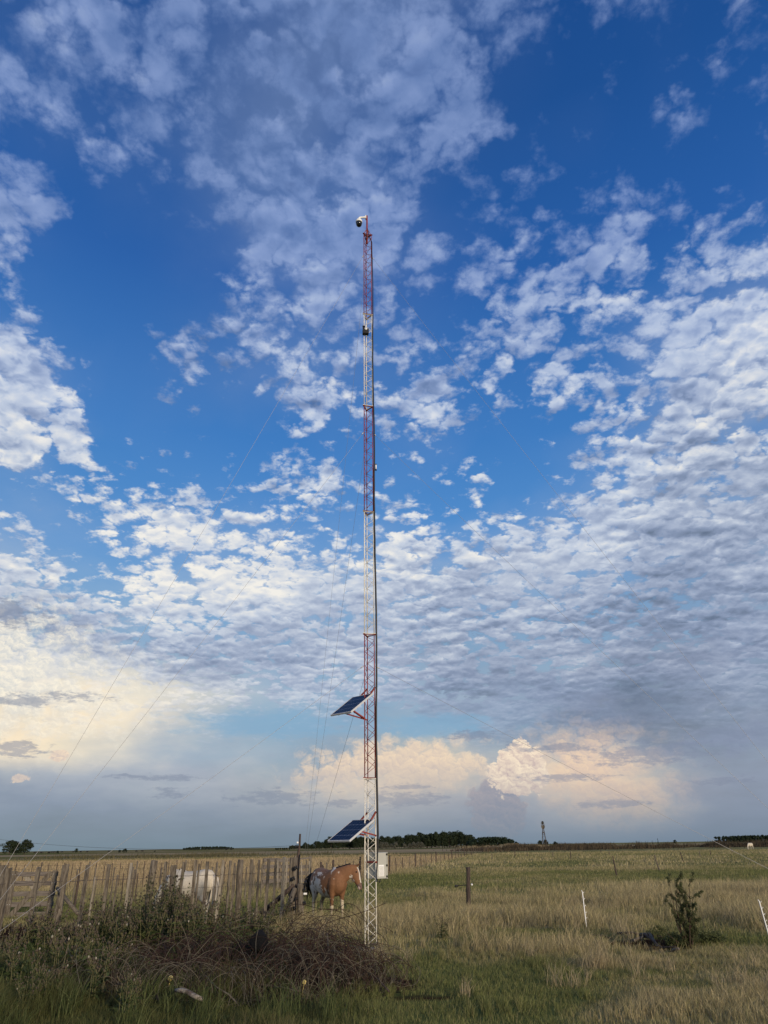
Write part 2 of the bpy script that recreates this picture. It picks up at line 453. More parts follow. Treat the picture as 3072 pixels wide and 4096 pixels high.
def link(o, parent=None):
    COL.objects.link(o)
    if parent is not None: o.parent = parent
    return o
def empty(name, loc=(0, 0, 0), rz=0.0, label=None, cat=None, group=None):
    o = bpy.data.objects.new(name, None); o.empty_display_size = 0.2; link(o)
    o.location = loc; o.rotation_euler = (0, 0, rz)
    return tag(o, label, cat, group)
def tag(o, label=None, cat=None, group=None, kind=None):
    if label: o['label'] = label
    if cat: o['category'] = cat
    if group: o['group'] = group
    if kind: o['kind'] = kind
    return o
def copy_tree(o, parent=None):
    c = o.copy(); COL.objects.link(c)
    if parent is not None: c.parent = parent
    for ch in [q for q in bpy.data.objects if q.parent == o]: copy_tree(ch, c)
    return c
class MB:
    """collects shapes into one mesh"""
    def __init__(s): s.v = []; s.f = []; s.m = []
    def add(s, vs, fs, mi=0):
        b = len(s.v); s.v.extend([tuple(q) for q in vs]); s.f.extend([tuple(b + i for i in f) for f in fs]); s.m.extend([mi] * len(fs))
    def box(s, c, size, rot=None, mi=0, bevel=0.0):
        hx, hy, hz = size[0] / 2, size[1] / 2, size[2] / 2
        c = Vector(c); R = rot or Matrix.Identity(3)
        if bevel > 0:
            b = min(bevel, hx * .9, hy * .9, hz * .9); bm = __import__('bmesh').new()
            __import__('bmesh').ops.create_cube(bm, size=1.0)
            for v in bm.verts: v.co = Vector((v.co.x * 2 * hx, v.co.y * 2 * hy, v.co.z * 2 * hz))
            __import__('bmesh').ops.bevel(bm, geom=list(bm.edges), offset=b, segments=2, affect='EDGES', profile=0.5)
            bm.verts.index_update()
            s.add([c + R @ v.co for v in bm.verts], [[v.index for v in f.verts] for f in bm.faces], mi); bm.free(); return
        vs = [c + R @ Vector((x * hx, y * hy, z * hz)) for x in (-1, 1) for y in (-1, 1) for z in (-1, 1)]
        s.add(vs, [(0, 1, 3, 2), (4, 6, 7, 5), (0, 4, 5, 1), (2, 3, 7, 6), (0, 2, 6, 4), (1, 5, 7, 3)], mi)
    def bar(s, a, b, w, t, mi=0, up=(0, 0, 1), bevel=0.0):
        a, b = Vector(a), Vector(b); d = (b - a); L = d.length; d.normalize()
        u = Vector(up); 
        if abs(u.dot(d)) > 0.98: u = Vector((1, 0, 0))
        x = u.cross(d).normalized(); y = d.cross(x)
        R = Matrix((x, y, d)).transposed()
        s.box((a + b) / 2, (w, t, L), R, mi, bevel)
    def tube(s, pts, r, n=6, mi=0, cap=True):
        pts = [Vector(p) for p in pts]; N = len(pts)
        rr = r if hasattr(r, '__len__') else [r] * N
        base = len(s.v); prev = None
        for i, p in enumerate(pts):
            d = (pts[min(i + 1, N - 1)] - pts[max(i - 1, 0)])
            if d.length < 1e-9: d = Vector((0, 0, 1))
            d.normalize()
            if prev is None:
                q = Vector((0, 0, 1)) if abs(d.z) < 0.9 else Vector((1, 0, 0))
                x = q.cross(d).normalized()
            else:
                x = (prev - d * prev.dot(d))
                x = x.normalized() if x.length > 1e-6 else Vector((1, 0, 0))
            prev = x; y = d.cross(x)
            for k in range(n):
                a = 2 * math.pi * k / n
                s.v.append(tuple(p + (x * math.cos(a) + y * math.sin(a)) * rr[i]))
        for i in range(N - 1):
            for k in range(n):
                s.f.append((base + i * n + k, base + i * n + (k + 1) % n, base + (i + 1) * n + (k + 1) % n, base + (i + 1) * n + k)); s.m.append(mi)
        if cap:
            s.f.append(tuple(base + k for k in range(n))[::-1]); s.m.append(mi)
            s.f.append(tuple(base + (N - 1) * n + k for k in range(n))); s.m.append(mi)
    def loft(s, rings, n=16, mi=0):
        """rings: (centre, half-width vector, half-height vector)"""
        base = len(s.v)
        for c, a, b in rings:
            c, a, b = Vector(c), Vector(a), Vector(b)
            for k in range(n):
                t = 2 * math.pi * k / n; s.v.append(tuple(c + a * math.cos(t) + b * math.sin(t)))
        for i in range(len(rings) - 1):
            for k in range(n):
                s.f.append((base + i * n + k, base + i * n + (k + 1) % n, base + (i + 1) * n + (k + 1) % n, base + (i + 1) * n + k)); s.m.append(mi)
        s.f.append(tuple(base + k for k in range(n))[::-1]); s.m.append(mi)
        e = base + (len(rings) - 1) * n
        s.f.append(tuple(e + k for k in range(n))); s.m.append(mi)
    def lathe(s, prof, c=(0, 0, 0), n=20, R=None, mi=0):
        c = Vector(c); R = R or Matrix.Identity(3); base = len(s.v)
        for r, z in prof:
            for k in range(n):
                t = 2 * math.pi * k / n; s.v.append(tuple(c + R @ Vector((r * math.cos(t), r * math.sin(t), z))))
        for i in range(len(prof) - 1):
            for k in range(n):
                s.f.append((base + i * n + k, base + i * n + (k + 1) % n, base + (i + 1) * n + (k + 1) % n, base + (i + 1) * n + k)); s.m.append(mi)
        s.f.append(tuple(base + k for k in range(n))[::-1]); s.m.append(mi)
        e = base + (len(prof) - 1) * n
        s.f.append(tuple(e + k for k in range(n))); s.m.append(mi)
    def mesh(s, name, mats, smooth=False):
        me = bpy.data.meshes.new(name); me.from_pydata(s.v, [], s.f); 
        for m in (mats if isinstance(mats, (list, tuple)) else [mats]): me.materials.append(m)
        me.polygons.foreach_set('material_index', s.m)
        if smooth: me.polygons.foreach_set('use_smooth', [True] * len(s.f))
        me.update(); return me
    def build(s, name, mats, parent=None, smooth=False):
        return link(bpy.data.objects.new(name, s.mesh(name, mats, smooth)), parent)

def fast_mesh(name, V, Fc, nper, mat, colors=None, attr='tint'):
    """numpy arrays -> one mesh; Fc holds faces of nper corners each"""
    me = bpy.data.meshes.new(name)
    me.vertices.add(len(V)); me.vertices.foreach_set('co', V.astype(np.float32).ravel())
    nf = len(Fc)
    me.loops.add(nf * nper); me.loops.foreach_set('vertex_index', Fc.astype(np.int32).ravel())
    me.polygons.add(nf); me.polygons.foreach_set('loop_start', np.arange(0, nf * nper, nper, dtype=np.int32))
    me.polygons.foreach_set('loop_total', np.full(nf, nper, dtype=np.int32))
    if colors is not None:
        at = me.attributes.new(attr, 'FLOAT_COLOR', 'POINT')
        c4 = np.ones((len(V), 4), np.float32); c4[:, :3] = colors
        at.data.foreach_set('color', c4.ravel())
    me.materials.append(mat); me.update(calc_edges=True); me.validate()
    return me

def hash2(ix, iy, seed):
    h = (ix.astype(np.int64) * 374761393 + iy.astype(np.int64) * 668265263 + seed * 1442695041) & 0xFFFFFFFF
    h = ((h ^ (h >> 13)) * 1274126177) & 0xFFFFFFFF
    return ((h ^ (h >> 16)) & 0xFFFF) / 65535.0
def vnoise(x, y, seed=0):
    ix, iy = np.floor(x), np.floor(y); fx, fy = x - ix, y - iy
    fx = fx * fx * (3 - 2 * fx); fy = fy * fy * (3 - 2 * fy)
    a, b = hash2(ix, iy, seed), hash2(ix + 1, iy, seed); c, d = hash2(ix, iy + 1, seed), hash2(ix + 1, iy + 1, seed)
    return (a * (1 - fx) + b * fx) * (1 - fy) + (c * (1 - fx) + d * fx) * fy
def fbm(x, y, seed=0, octv=4):
    t = 0; amp = 0.5; s = 0
    for o in range(octv):
        t = t + amp * vnoise(x * 2 ** o, y * 2 ** o, seed + o * 17); s += amp; amp *= 0.55
    return t / s
def sstep(v, a, b):
    t = np.clip((v - a) / (b - a), 0, 1); return t * t * (3 - 2 * t)

# ----------------------------------------------------------------- materials
def mat(name, color=(0.5, 0.5, 0.5), rough=0.6, metal=0.0, bump=0.0, vary=0.0, scale=20.0, stretch=(1, 1, 1), second=None, smix=(0.45, 0.62), spec=0.3, coords='Object', sub=0.0):
    m = bpy.data.materials.new(name); m.use_nodes = True; T = NT(m.node_tree)
    b = T.n.get('Principled BSDF')
    tc = T.new('ShaderNodeTexCoord').outputs[coords]
    v = T.vmath('MULTIPLY', tc, tuple(stretch))
    n = T.noise(v, scale, 5, 0.6)
    c = (*color, 1)
    if second is not None:
        n2 = T.noise(v, scale * 0.45, 4, 0.6)
        c = T.mix(T.smooth(n2, smix[0], smix[1]), color, second)
    if vary > 0:
        k = T.lin(n, 0.25, 0.75, 1 - vary, 1 + vary)
        c = T.vmath('SCALE', c, scale=k) if isinstance(c, bpy.types.NodeSocket) else T.vmath('SCALE', color, scale=k)
    T.put(b.inputs['Base Color'], c)
    b.inputs['Roughness'].default_value = rough; b.inputs['Metallic'].default_value = metal
    b.inputs['Specular IOR Level'].default_value = spec
    if bump > 0:
        bp = T.new('ShaderNodeBump'); bp.inputs['Strength'].default_value = bump; bp.inputs['Distance'].default_value = 0.02
        T.put(bp.inputs['Height'], n); T.l.new(bp.outputs[0], b.inputs['Normal'])
    return m
def leaf_mat(name, gain=1.0, trans=0.35, rough=0.65, attr='tint'):
    """plants: colour from the per-blade attribute, a little light passes through"""
    m = bpy.data.materials.new(name); m.use_nodes = True; T = NT(m.node_tree); b = T.n.get('Principled BSDF')
    a = T.new('ShaderNodeAttribute'); a.attribute_name = attr
    c = T.vmath('SCALE', a.outputs['Color'], scale=gain)
    T.put(b.inputs['Base Color'], c); b.inputs['Roughness'].default_value = rough; b.inputs['Specular IOR Level'].default_value = 0.15
    tr = T.new('ShaderNodeBsdfTranslucent'); T.put(tr.inputs[0], c)
    mx = T.new('ShaderNodeMixShader'); mx.inputs[0].default_value = trans
    T.l.new(b.outputs[0], mx.inputs[1]); T.l.new(tr.outputs[0], mx.inputs[2])
    T.l.new(mx.outputs[0], T.n.get('Material Output').inputs[0])
    return m
M = {}
M['wood'] = mat('weathered_wood', (0.145, 0.125, 0.098), 0.9, bump=0.7, vary=0.5, scale=14, stretch=(4, 4, 0.5), second=(0.075, 0.060, 0.045))
M['wood_pale'] = mat('pale_wood', (0.24, 0.215, 0.175), 0.9, bump=0.6, vary=0.4, scale=14, stretch=(4, 4, 0.5), second=(0.18, 0.155, 0.12))
M['wood_dark'] = mat('dark_wood', (0.075, 0.055, 0.045), 0.9, bump=0.7, vary=0.5, scale=16, stretch=(4, 4, 0.4), second=(0.035, 0.027, 0.024))
M['plank'] = mat('gate_plank', (0.14, 0.122, 0.107), 0.9, bump=0.5, vary=0.4, scale=10, stretch=(0.6, 4, 5), second=(0.10, 0.085, 0.075))
M['white_metal'] = mat('white_paint', (0.72, 0.69, 0.61), 0.55, vary=0.15, scale=9, second=(0.50, 0.44, 0.34), smix=(0.48, 0.72))
M['red_metal'] = mat('red_paint', (0.24, 0.034, 0.024), 0.6, vary=0.25, scale=9, second=(0.15, 0.03, 0.022))
M['galv'] = mat('galvanised', (0.5, 0.5, 0.5), 0.45, metal=0.5, vary=0.1)
M['black'] = mat('black_plastic', (0.012, 0.012, 0.013), 0.45, vary=0.1)
M['blackglass'] = mat('smoked_dome', (0.01, 0.01, 0.012), 0.12, spec=0.6)
M['whiteplastic'] = mat('white_plastic', (0.78, 0.78, 0.76), 0.4, vary=0.04)
M['cabinet'] = mat('cabinet_paint', (0.40, 0.40, 0.36), 0.45, vary=0.05, scale=4)
M['alu'] = mat('aluminium', (0.72, 0.73, 0.74), 0.35, metal=0.3, vary=0.04)
M['wire'] = mat('fence_wire', (0.10, 0.085, 0.075), 0.6, metal=0.3, vary=0.3, scale=30)
M['guy'] = mat('guy_strand', (0.34, 0.34, 0.35), 0.5, metal=0.4, vary=0.05)
M['rust'] = mat('rusty_wire', (0.045, 0.024, 0.018), 0.95, vary=0.5, scale=8, second=(0.018, 0.012, 0.010))
M['greywire'] = mat('dull_wire', (0.115, 0.10, 0.072), 0.8, vary=0.3, scale=8)
M['leaf'] = leaf_mat('leaf')
M['grass'] = leaf_mat('grass_blade', trans=0.3)
M['bark'] = mat('bark', (0.075, 0.06, 0.045), 0.95, bump=0.8, vary=0.5, scale=20, stretch=(1, 1, 0.3))
M['yellow'] = mat('yellow_plastic', (0.75, 0.60, 0.22), 0.5, vary=0.15)

# ----------------------------------------------------------------- terrain
def soil_mask(x, y):
    """bare dark soil of the corral, and by the dug hole"""
    m = np.zeros_like(x)
    for px, py, rx, ry in SOIL:
        c = G(px, py); q = np.sqrt(((x - c.x) / rx) ** 2 + ((y - c.y) / ry) ** 2) + (fbm(x * 1.3, y * 1.3, 5) - 0.5) * 0.7
        m = np.maximum(m, 1 - sstep(q, 0.75, 1.1))
    return m
SOIL = [(60, 3735, 2.6, 2.1), (430, 3745, 1.5, 1.0), (250, 3790, 2.0, 0.9), (2600, 3770, 1.1, 0.55), (2490, 3838, 0.8, 0.4), (760, 3900, 2.6, 0.8), (1330, 3930, 1.4, 0.7), (1680, 3990, 0.5, 0.3)]
GREEN = [(1900, 3960, 2.1, 2.2), (1600, 4060, 2.2, 1.6), (2240, 3735, 1.8, 1.0), (2960, 3760, 1.6, 1.0), (2120, 3900, 1.3, 0.9), (1620, 3870, 1.1, 1.1),
         (2760, 3950, 0.7, 0.5), (2600, 3900, 0.8, 0.4), (1150, 3790, 1.8, 1.6), (200, 3640, 4.0, 2.2), (600, 4060, 3.6, 1.2), (400, 3660, 3.0, 2.6), (800, 3650, 4.0, 4.0), (1210, 3640, 1.6, 3.5)]
STRAW = [(2000, 3640, 5.0, 7.0), (2600, 3640, 5.5, 7.0), (3000, 3560, 6, 9), (1650, 3700, 2.2, 4.0), (2900, 4000, 2.2, 1.6), (2450, 3860, 1.2, 0.5), (2350, 3950, 1.0, 0.6), (1390, 3740, 2.0, 3.5), (2150, 3800, 1.5, 0.8)]
def blobs(x, y, lst, seed, wob=0.9):
    m = np.zeros_like(x); n = (fbm(x * 0.8, y * 0.8, seed) - 0.5) * wob
    for px, py, rx, ry in lst:
        c = G(px, py); q = np.sqrt(((x - c.x) / rx) ** 2 + ((y - c.y) / ry) ** 2) + n
        m = np.maximum(m, 1 - sstep(q, 0.6, 1.15))
    return m
fA, fB = G(1280, 3560), G(1960, 3402)          # the post line that splits the dry field from the meadow
def meadow_side(x, y):
    """1 on the right of the post line"""
    dxy = (fB.x - fA.x, fB.y - fA.y)
    s = (x - fA.x) * dxy[1] - (y - fA.y) * dxy[0]
    return sstep(s / math.hypot(*dxy), -0.8, 0.8)
def dryness(x, y):
    """0 green ... 1 straw"""
    big = fbm(x * 0.11, y * 0.11, 21); mid = fbm(x * 0.45, y * 0.45, 33)
    r = meadow_side(x, y)
    field = 0.93 - 0.9 * sstep(y, 128, 150) + 0.8 * sstep(fbm(x * 0.006 + 3, y * 0.02, 8), 0.5, 0.58) * sstep(y, 150, 170)
    field = field + 0.85 * (sstep(y, 168, 171) * (1 - sstep(y, 179, 183)) + sstep(y, 270, 285) * (1 - sstep(y, 400, 440)))
    field = field - 0.45 * (1 - sstep(y, 30, 42)) 
    mead = 0.49 + (mid - 0.5) * 0.9 + (big - 0.5) * 0.8 - 0.12 * (1 - sstep(y, 12, 15)) + 0.7 * sstep(y, 300, 340) * (1 - sstep(y, 700, 900))
    mead = mead - 0.42 * sstep(y, 33, 39) * (1 - sstep(y, 50, 58)) - 0.02 * sstep(y, 60, 90)
    d = field * (1 - r) + mead * r
    d = d + blobs(x, y, STRAW, 41) * 0.36 - blobs(x, y, GREEN, 43) * 0.58
    return np.clip(d + (fbm(x * 2.2, y * 2.2, 51) - 0.5) * 0.35, 0, 1)
moundc = G(2010, 3392)
def ground_z(x, y):
    z = (fbm(x * 0.25, y * 0.25, 61, 3) - 0.5) * 0.10 * sstep(y, 6, 12)
    z = z + 1.25 * np.exp(-(((x - moundc.x - 2) / 19) ** 2 + ((y - moundc.y - 22) / 16) ** 2))
    h = G(2625, 3795); z = z - 0.42 * np.exp(-(((x - h.x) / 0.42) ** 2 + ((y - h.y) / 0.30) ** 2) * 1.0) * (1 - 0.0)
    return z
def gz(x, y): return float(ground_z(np.array([float(x)]), np.array([float(y)]))[0])
C_STRAW = np.array([0.42, 0.345, 0.195]); C_GREEN = np.array([0.140, 0.158, 0.052]); C_OLIVE = np.array([0.245, 0.222, 0.098]); C_SOIL = np.array([0.040, 0.022, 0.014])
def turf_color(d):
    d = d[:, None]
    c = np.where(d < 0.5, C_GREEN + (C_OLIVE - C_GREEN) * d * 2, C_OLIVE + (C_STRAW - C_OLIVE) * (d - 0.5) * 2)
    return c
def redden(c, x, y):
    """the field left of the post line is a redder, paler straw"""
    k = ((1 - meadow_side(x, y)) * sstep(y, 34, 44))[:, None]
    return c * (1 + k * (np.array([.97, .90, .94]) - 1))
# radial-ish grid, fine near the viewer and reaching the horizon
ys = np.concatenate([np.linspace(-30, 6, 8), np.arange(6.6, 45, 0.28), np.geomspace(46, 400, 130), np.geomspace(420, 9000, 46)])
us = np.linspace(-1, 1, 241)
gy = np.repeat(ys, len(us)); half = np.maximum(np.abs(gy) * 1.15, 14) + 6
gx = np.tile(us, len(ys)) * half
gv = np.stack([gx, gy, ground_z(gx, gy)], 1)
nu = len(us); ii, jj = np.meshgrid(np.arange(len(ys) - 1), np.arange(nu - 1), indexing='ij')
q0 = (ii * nu + jj).ravel(); gf = np.stack([q0, q0 + 1, q0 + nu + 1, q0 + nu], 1)
dr = dryness(gx, gy); gc = redden(turf_color(dr), gx, gy) * 0.85
sm = soil_mask(gx, gy)[:, None]; gc = gc * (1 - sm) + C_SOIL * sm
gmat = bpy.data.materials.new('ground_turf'); gmat.use_nodes = True; T = NT(gmat.node_tree); b = T.n.get('Principled BSDF')
tc = T.new('ShaderNodeTexCoord').outputs['Object']; at = T.new('ShaderNodeAttribute'); at.attribute_name = 'tint'
n1_ = T.noise(tc, 3.0, 6, 0.65); n2_ = T.noise(T.vmath('MULTIPLY', tc, (0.09, 0.30, 1)), 1.0, 6, 0.6); n3_ = T.noise(T.vmath('MULTIPLY', tc, (0.9, 0.9, 1)), 1.0, 5, 0.6)
k = T.mul(T.lin(n1_, 0.2, 0.8, 0.62, 1.38), T.mul(T.lin(n2_, 0.25, 0.75, 0.78, 1.22), T.lin(n3_, 0.25, 0.75, 0.82, 1.18)))
T.put(b.inputs['Base Color'], T.vmath('SCALE', at.outputs['Color'], scale=k)); b.inputs['Roughness'].default_value = 1.0; b.inputs['Specular IOR Level'].default_value = 0.0
bp = T.new('ShaderNodeBump'); bp.inputs['Strength'].default_value = 0.7; bp.inputs['Distance'].default_value = 0.05; T.put(bp.inputs['Height'], n1_); T.l.new(bp.outputs[0], b.inputs['Normal'])
gm = fast_mesh('ground', gv, gf, 4, gmat, gc); gm.polygons.foreach_set('use_smooth', [True] * len(gm.polygons))
tag(link(bpy.data.objects.new('ground', gm)), kind='structure')

# ----------------------------------------------------------------- grass
def blades(name, x, y, h, w, lean, col, mat_, label, cat=None, bend=0.5, seg2=True, wind=(0.25, 0.1)):
    N = len(x); z = ground_z(x, y) - 0.01
    th = NR.uniform(0, math.pi, N); ld = NR.uniform(0, 2 * math.pi, N)
    lx = np.cos(ld) * lean * h + wind[0] * h * lean; ly = np.sin(ld) * lean * h
    wx_, wy_ = np.cos(th) * w / 2, np.sin(th) * w / 2
    base = np.stack([x, y, z], 1)
    side = np.stack([wx_, wy_, np.zeros(N)], 1)
    mid = base + np.stack([lx * 0.3, ly * 0.3, h * 0.55], 1)
    tip = base + np.stack([lx, ly, h * (1 - bend * 0.3 * lean)], 1)
    if seg2:
        V = np.stack([base - side, base + side, mid + side * 0.75, mid - side * 0.75, tip], 1).reshape(-1, 3)
        i = np.arange(N) * 5
        F3 = np.concatenate([np.stack([i, i + 1, i + 2], 1), np.stack([i, i + 2, i + 3], 1), np.stack([i + 3, i + 2, i + 4], 1)])
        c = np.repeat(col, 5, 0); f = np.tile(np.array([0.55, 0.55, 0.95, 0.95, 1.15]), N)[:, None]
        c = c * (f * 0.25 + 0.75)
    else:
        V = np.stack([base - side, base + side, tip], 1).reshape(-1, 3); i = np.arange(N) * 3
        F3 = np.stack([i, i + 1, i + 2], 1); c = np.repeat(col, 3, 0)
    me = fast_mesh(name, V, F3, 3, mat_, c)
    return tag(link(bpy.data.objects.new(name, me)), label, cat, kind='stuff')
def scatter(y0, y1, dens, xr=0.60, xr0=0.8, power=0.0):
    """random points in the wedge the photograph sees (a margin each side), densities per m2"""
    area = (y1 ** 2 - y0 ** 2) * xr + 2 * xr0 * (y1 - y0); n = int(area * dens)
    y = np.sqrt(NR.uniform(y0 ** 2, y1 ** 2, n)); x = NR.uniform(-1, 1, n) * (y * xr + xr0)
    return x, y
def clumped(x, y, amp, sc):
    """pull points into tufts"""
    cx, cy = np.round(x / sc + (hash2(np.round(x / sc), np.round(y / sc), 3) - 0.5) * 0.6) * sc, np.round(y / sc + (hash2(np.round(y / sc), np.round(x / sc), 4) - .5) * 0.6) * sc
    return x + (cx - x) * amp, y + (cy - y) * amp
def pathmask(x, y):
    """places where hardly any blade grows"""
    return soil_mask(x, y)
def grass_layer(name, y0, y1, dens, hs, wd, label, seg2=True):
    x, y = scatter(y0, y1, dens)
    d = dryness(x, y); tuft = fbm(x * 1.7, y * 1.7, 71, 3)
    keep = NR.uniform(0, 1, len(x)) > np.clip(pathmask(x, y) * 0.93, 0, 1)
    x, y, d, tuft = x[keep], y[keep], d[keep], tuft[keep]
    cl = NR.uniform(0, 0.75, len(x)); cx, cy = clumped(x, y, 1.0, 0.22); x = x + (cx - x) * cl * sstep(tuft, 0.4, 0.7); y = y + (cy - y) * cl * sstep(tuft, 0.4, 0.7)
    nearr = 1 - 0.45 * (1 - sstep(y, 13, 18)) * sstep(x, -0.5, 0.5) * sstep(d, .3, .6)
    tall = (0.080 + 0.06 * fbm(x * 3.1, y * 3.1, 131, 3) + 0.32 * sstep(d, 0.35, 0.95) * (0.45 + 0.9 * sstep(fbm(x * .7, y * .7, 99), .35, .65)) + 0.14 * sstep(tuft, 0.5, 0.8)) * hs * nearr
    lf = 1 - sstep(x, -1.2, 0.2); lf = lf * (1 - sstep(y, 12.5, 15))           # rank growth on the left in front
    tall = tall + lf * (0.02 + 0.30 * sstep(fbm(x * .9, y * .9, 113), .45, .75))
    h = tall * NR.uniform(0.45, 1.15, len(x))
    dd = np.clip(d + NR.normal(0, 0.24, len(x)) + 0.06, 0, 1)
    dd = dd * (1 - 0.2 * lf)
    col = redden(turf_color(dd), x, y) * NR.uniform(0.6, 1.35, len(x))[:, None] * (1 - 0.45 * lf)[:, None]
    w = wd * NR.uniform(0.6, 1.4, len(x)); lean = NR.uniform(0.1, 0.75, len(x))
    return blades(name, x, y, h, w, lean, col, M['grass'], label, 'grass', seg2=seg2)
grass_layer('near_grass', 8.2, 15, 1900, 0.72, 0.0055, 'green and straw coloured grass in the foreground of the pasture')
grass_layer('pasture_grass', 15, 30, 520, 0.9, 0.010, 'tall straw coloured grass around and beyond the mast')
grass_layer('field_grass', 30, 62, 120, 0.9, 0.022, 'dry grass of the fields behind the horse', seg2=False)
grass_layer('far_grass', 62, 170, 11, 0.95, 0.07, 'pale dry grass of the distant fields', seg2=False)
# ----------------------------------------------------------------- lattice mast
mast_c = G(1480, 3800)
mast_c.z = 0
MD = mast_c.y
mast = empty('lattice_mast', mast_c, 0, 'tall thin lattice mast banded red and white, standing on the pasture beside the horse', 'mast')
PHI = math.radians(15)
LEGS = [Vector((math.cos(a), math.sin(a), 0)) * 0.127 for a in (math.radians(90) + PHI, math.radians(210) + PHI, math.radians(330) + PHI)]  # rear, left, right
REAR, LEFT, RIGHT = LEGS
SECH = (MD * math.tan(math.radians(46.47)) + CAM_H) / 6.0
for s in range(6):
    mm = M['red_metal'] if s % 2 else M['white_metal']
    z0 = s * SECH + 0.02; z1 = (s + 1) * SECH - 0.02
    b = MB(); n = 9; p = (z1 - z0 - 0.10) / n
    for f, (A, B) in enumerate(((LEFT, RIGHT), (REAR, RIGHT), (LEFT, REAR))):
        off = (0, p * 0.33, p * 0.66)[f]
        for i in range(n):
            za = z0 + 0.04 + i * p + (off if i or s >= 0 else 0); zb = za + p * 0.5; zc = za + p
            if zc > z1: zc = z1 - 0.005
            if zb > z1: continue
            b.tube([A + Vector((0, 0, za)), B + Vector((0, 0, zb))], 0.0048, 5)
            b.tube([B + Vector((0, 0, zb)), A + Vector((0, 0, zc))], 0.0048, 5)
    sec = b.build('mast_section', mm, mast, True)
    sec['label'] = 'red lattice section' if s % 2 else 'white lattice section'
    for L in LEGS:
        lg = MB(); lg.tube([L + Vector((0, 0, z0)), L + Vector((0, 0, z1))], 0.0105, 8); lg.build('mast_leg', mm, sec, True)
    for zz_ in (z0 - 0.008, z1 + 0.008):
        fl = MB(); k = 1.10
        for A, B in ((LEFT, RIGHT), (RIGHT, REAR), (REAR, LEFT)):
            fl.bar(A * k + Vector((0, 0, zz_)), B * k + Vector((0, 0, zz_)), 0.022, 0.010)
        for L in LEGS: fl.box(L * 1.1 + Vector((0, 0, zz_)), (0.045, 0.045, 0.012))
        fl.build('joint_flange', mm, sec)
TOPZ = 6 * SECH
b = MB(); b.tube([(0, 0, TOPZ - 0.32), (0, 0, TOPZ + 0.80)], 0.024, 10); b.build('top_pole', M['red_metal'], mast, True)
b = MB()
for L in LEGS:
    b.bar(L * 1.05 + Vector((0, 0, TOPZ - 0.02)), Vector((0, 0, TOPZ - 0.03)), 0.03, 0.03)
    b.bar(L * 0.95 + Vector((0, 0, TOPZ)), Vector((0, 0, TOPZ + 0.28)), 0.014, 0.014)
b.build('pole_bracket', M['red_metal'], mast)
b = MB(); b.box((0, 0, 0.01), (0.36, 0.36, 0.03), Matrix.Rotation(0.2, 3, 'Z'), bevel=0.006)
for L in LEGS: b.box(L + Vector((0, 0, 0.035)), (0.06, 0.06, 0.02))
b.build('base_plate', M['white_metal'], mast)
b = MB(); b.box((0, 0, -0.10), (0.62, 0.62, 0.2), Matrix.Rotation(0.2, 3, 'Z'), bevel=0.02)
b.build('footing', mat('old_concrete', (0.20, 0.185, 0.15), 0.95, bump=0.5, vary=0.3, scale=9), mast)

# dome camera on its arm at the very top
dc = empty('dome_camera', mast_c + Vector((0, 0, TOPZ + 0.72)), 0, 'white dome security camera on a curved arm at the top of the mast', 'camera')
b = MB(); b.box((-0.035, -0.01, 0.0), (0.03, 0.09, 0.12), bevel=0.006)
b.tube([(-0.05, -0.02, 0.0), (-0.11, -0.03, -0.015), (-0.19, -0.045, -0.03), (-0.225, -0.05, -0.055), (-0.235, -0.05, -0.12)], [0.032, 0.028, 0.027, 0.03, 0.033], 10)
b.build('mount_arm', M['whiteplastic'], dc, True)
hc = Vector((-0.235, -0.05, -0.12))
b = MB(); b.lathe([(0.035, 0.0), (0.055, -0.01), (0.085, -0.035), (0.098, -0.075), (0.10, -0.115), (0.095, -0.125)], hc, 24); b.build('camera_housing', M['whiteplastic'], dc, True)
b = MB(); b.lathe([(0.090, -0.118), (0.092, -0.16), (0.086, -0.20), (0.068, -0.245), (0.035, -0.268), (0.004, -0.274)], hc, 24); b.build('dome_cover', M['blackglass'], dc, True)

# black horn unit on the upper white band
zq = CAM_H + MD * math.tan(math.radians(25.19) - math.atan((1335 - 2048) / FPX))
kb = empty('box_speaker', mast_c + Vector((-0.045, -0.15, zq)), math.radians(8), 'black square box with a round white fitting on the upper white mast band', 'speaker')
b = MB(); b.box((0, 0, -0.05), (0.165, 0.12, 0.16), bevel=0.012); b.build('box_body', M['black'], kb)
b = MB(); b.tube([(-0.045, 0, 0.03), (-0.05, -0.01, 0.12)], [0.036, 0.036], 12); b.tube([(-0.05, -0.012, 0.12), (-0.05, -0.02, 0.135)], [0.042, 0.038], 12); b.build('lens_barrel', M['black'], kb, True)
b = MB(); b.lathe([(0.036, 0), (0.036, 0.01), (0.016, 0.014), (0.014, 0.02)], (0.0, -0.062, 0.0), 18, Matrix.Rotation(math.radians(90), 3, 'X')); b.build('round_fitting', M['whiteplastic'], kb, True)
b = MB(); b.bar((0.01, 0.05, 0.0), (0.02, 0.16, 0.12), 0.035, 0.012); b.tube([(0.015, 0.02, 0.02), (0.012, 0.04, 0.2)], 0.011, 8); b.build('mount_bracket', M['whiteplastic'], kb)

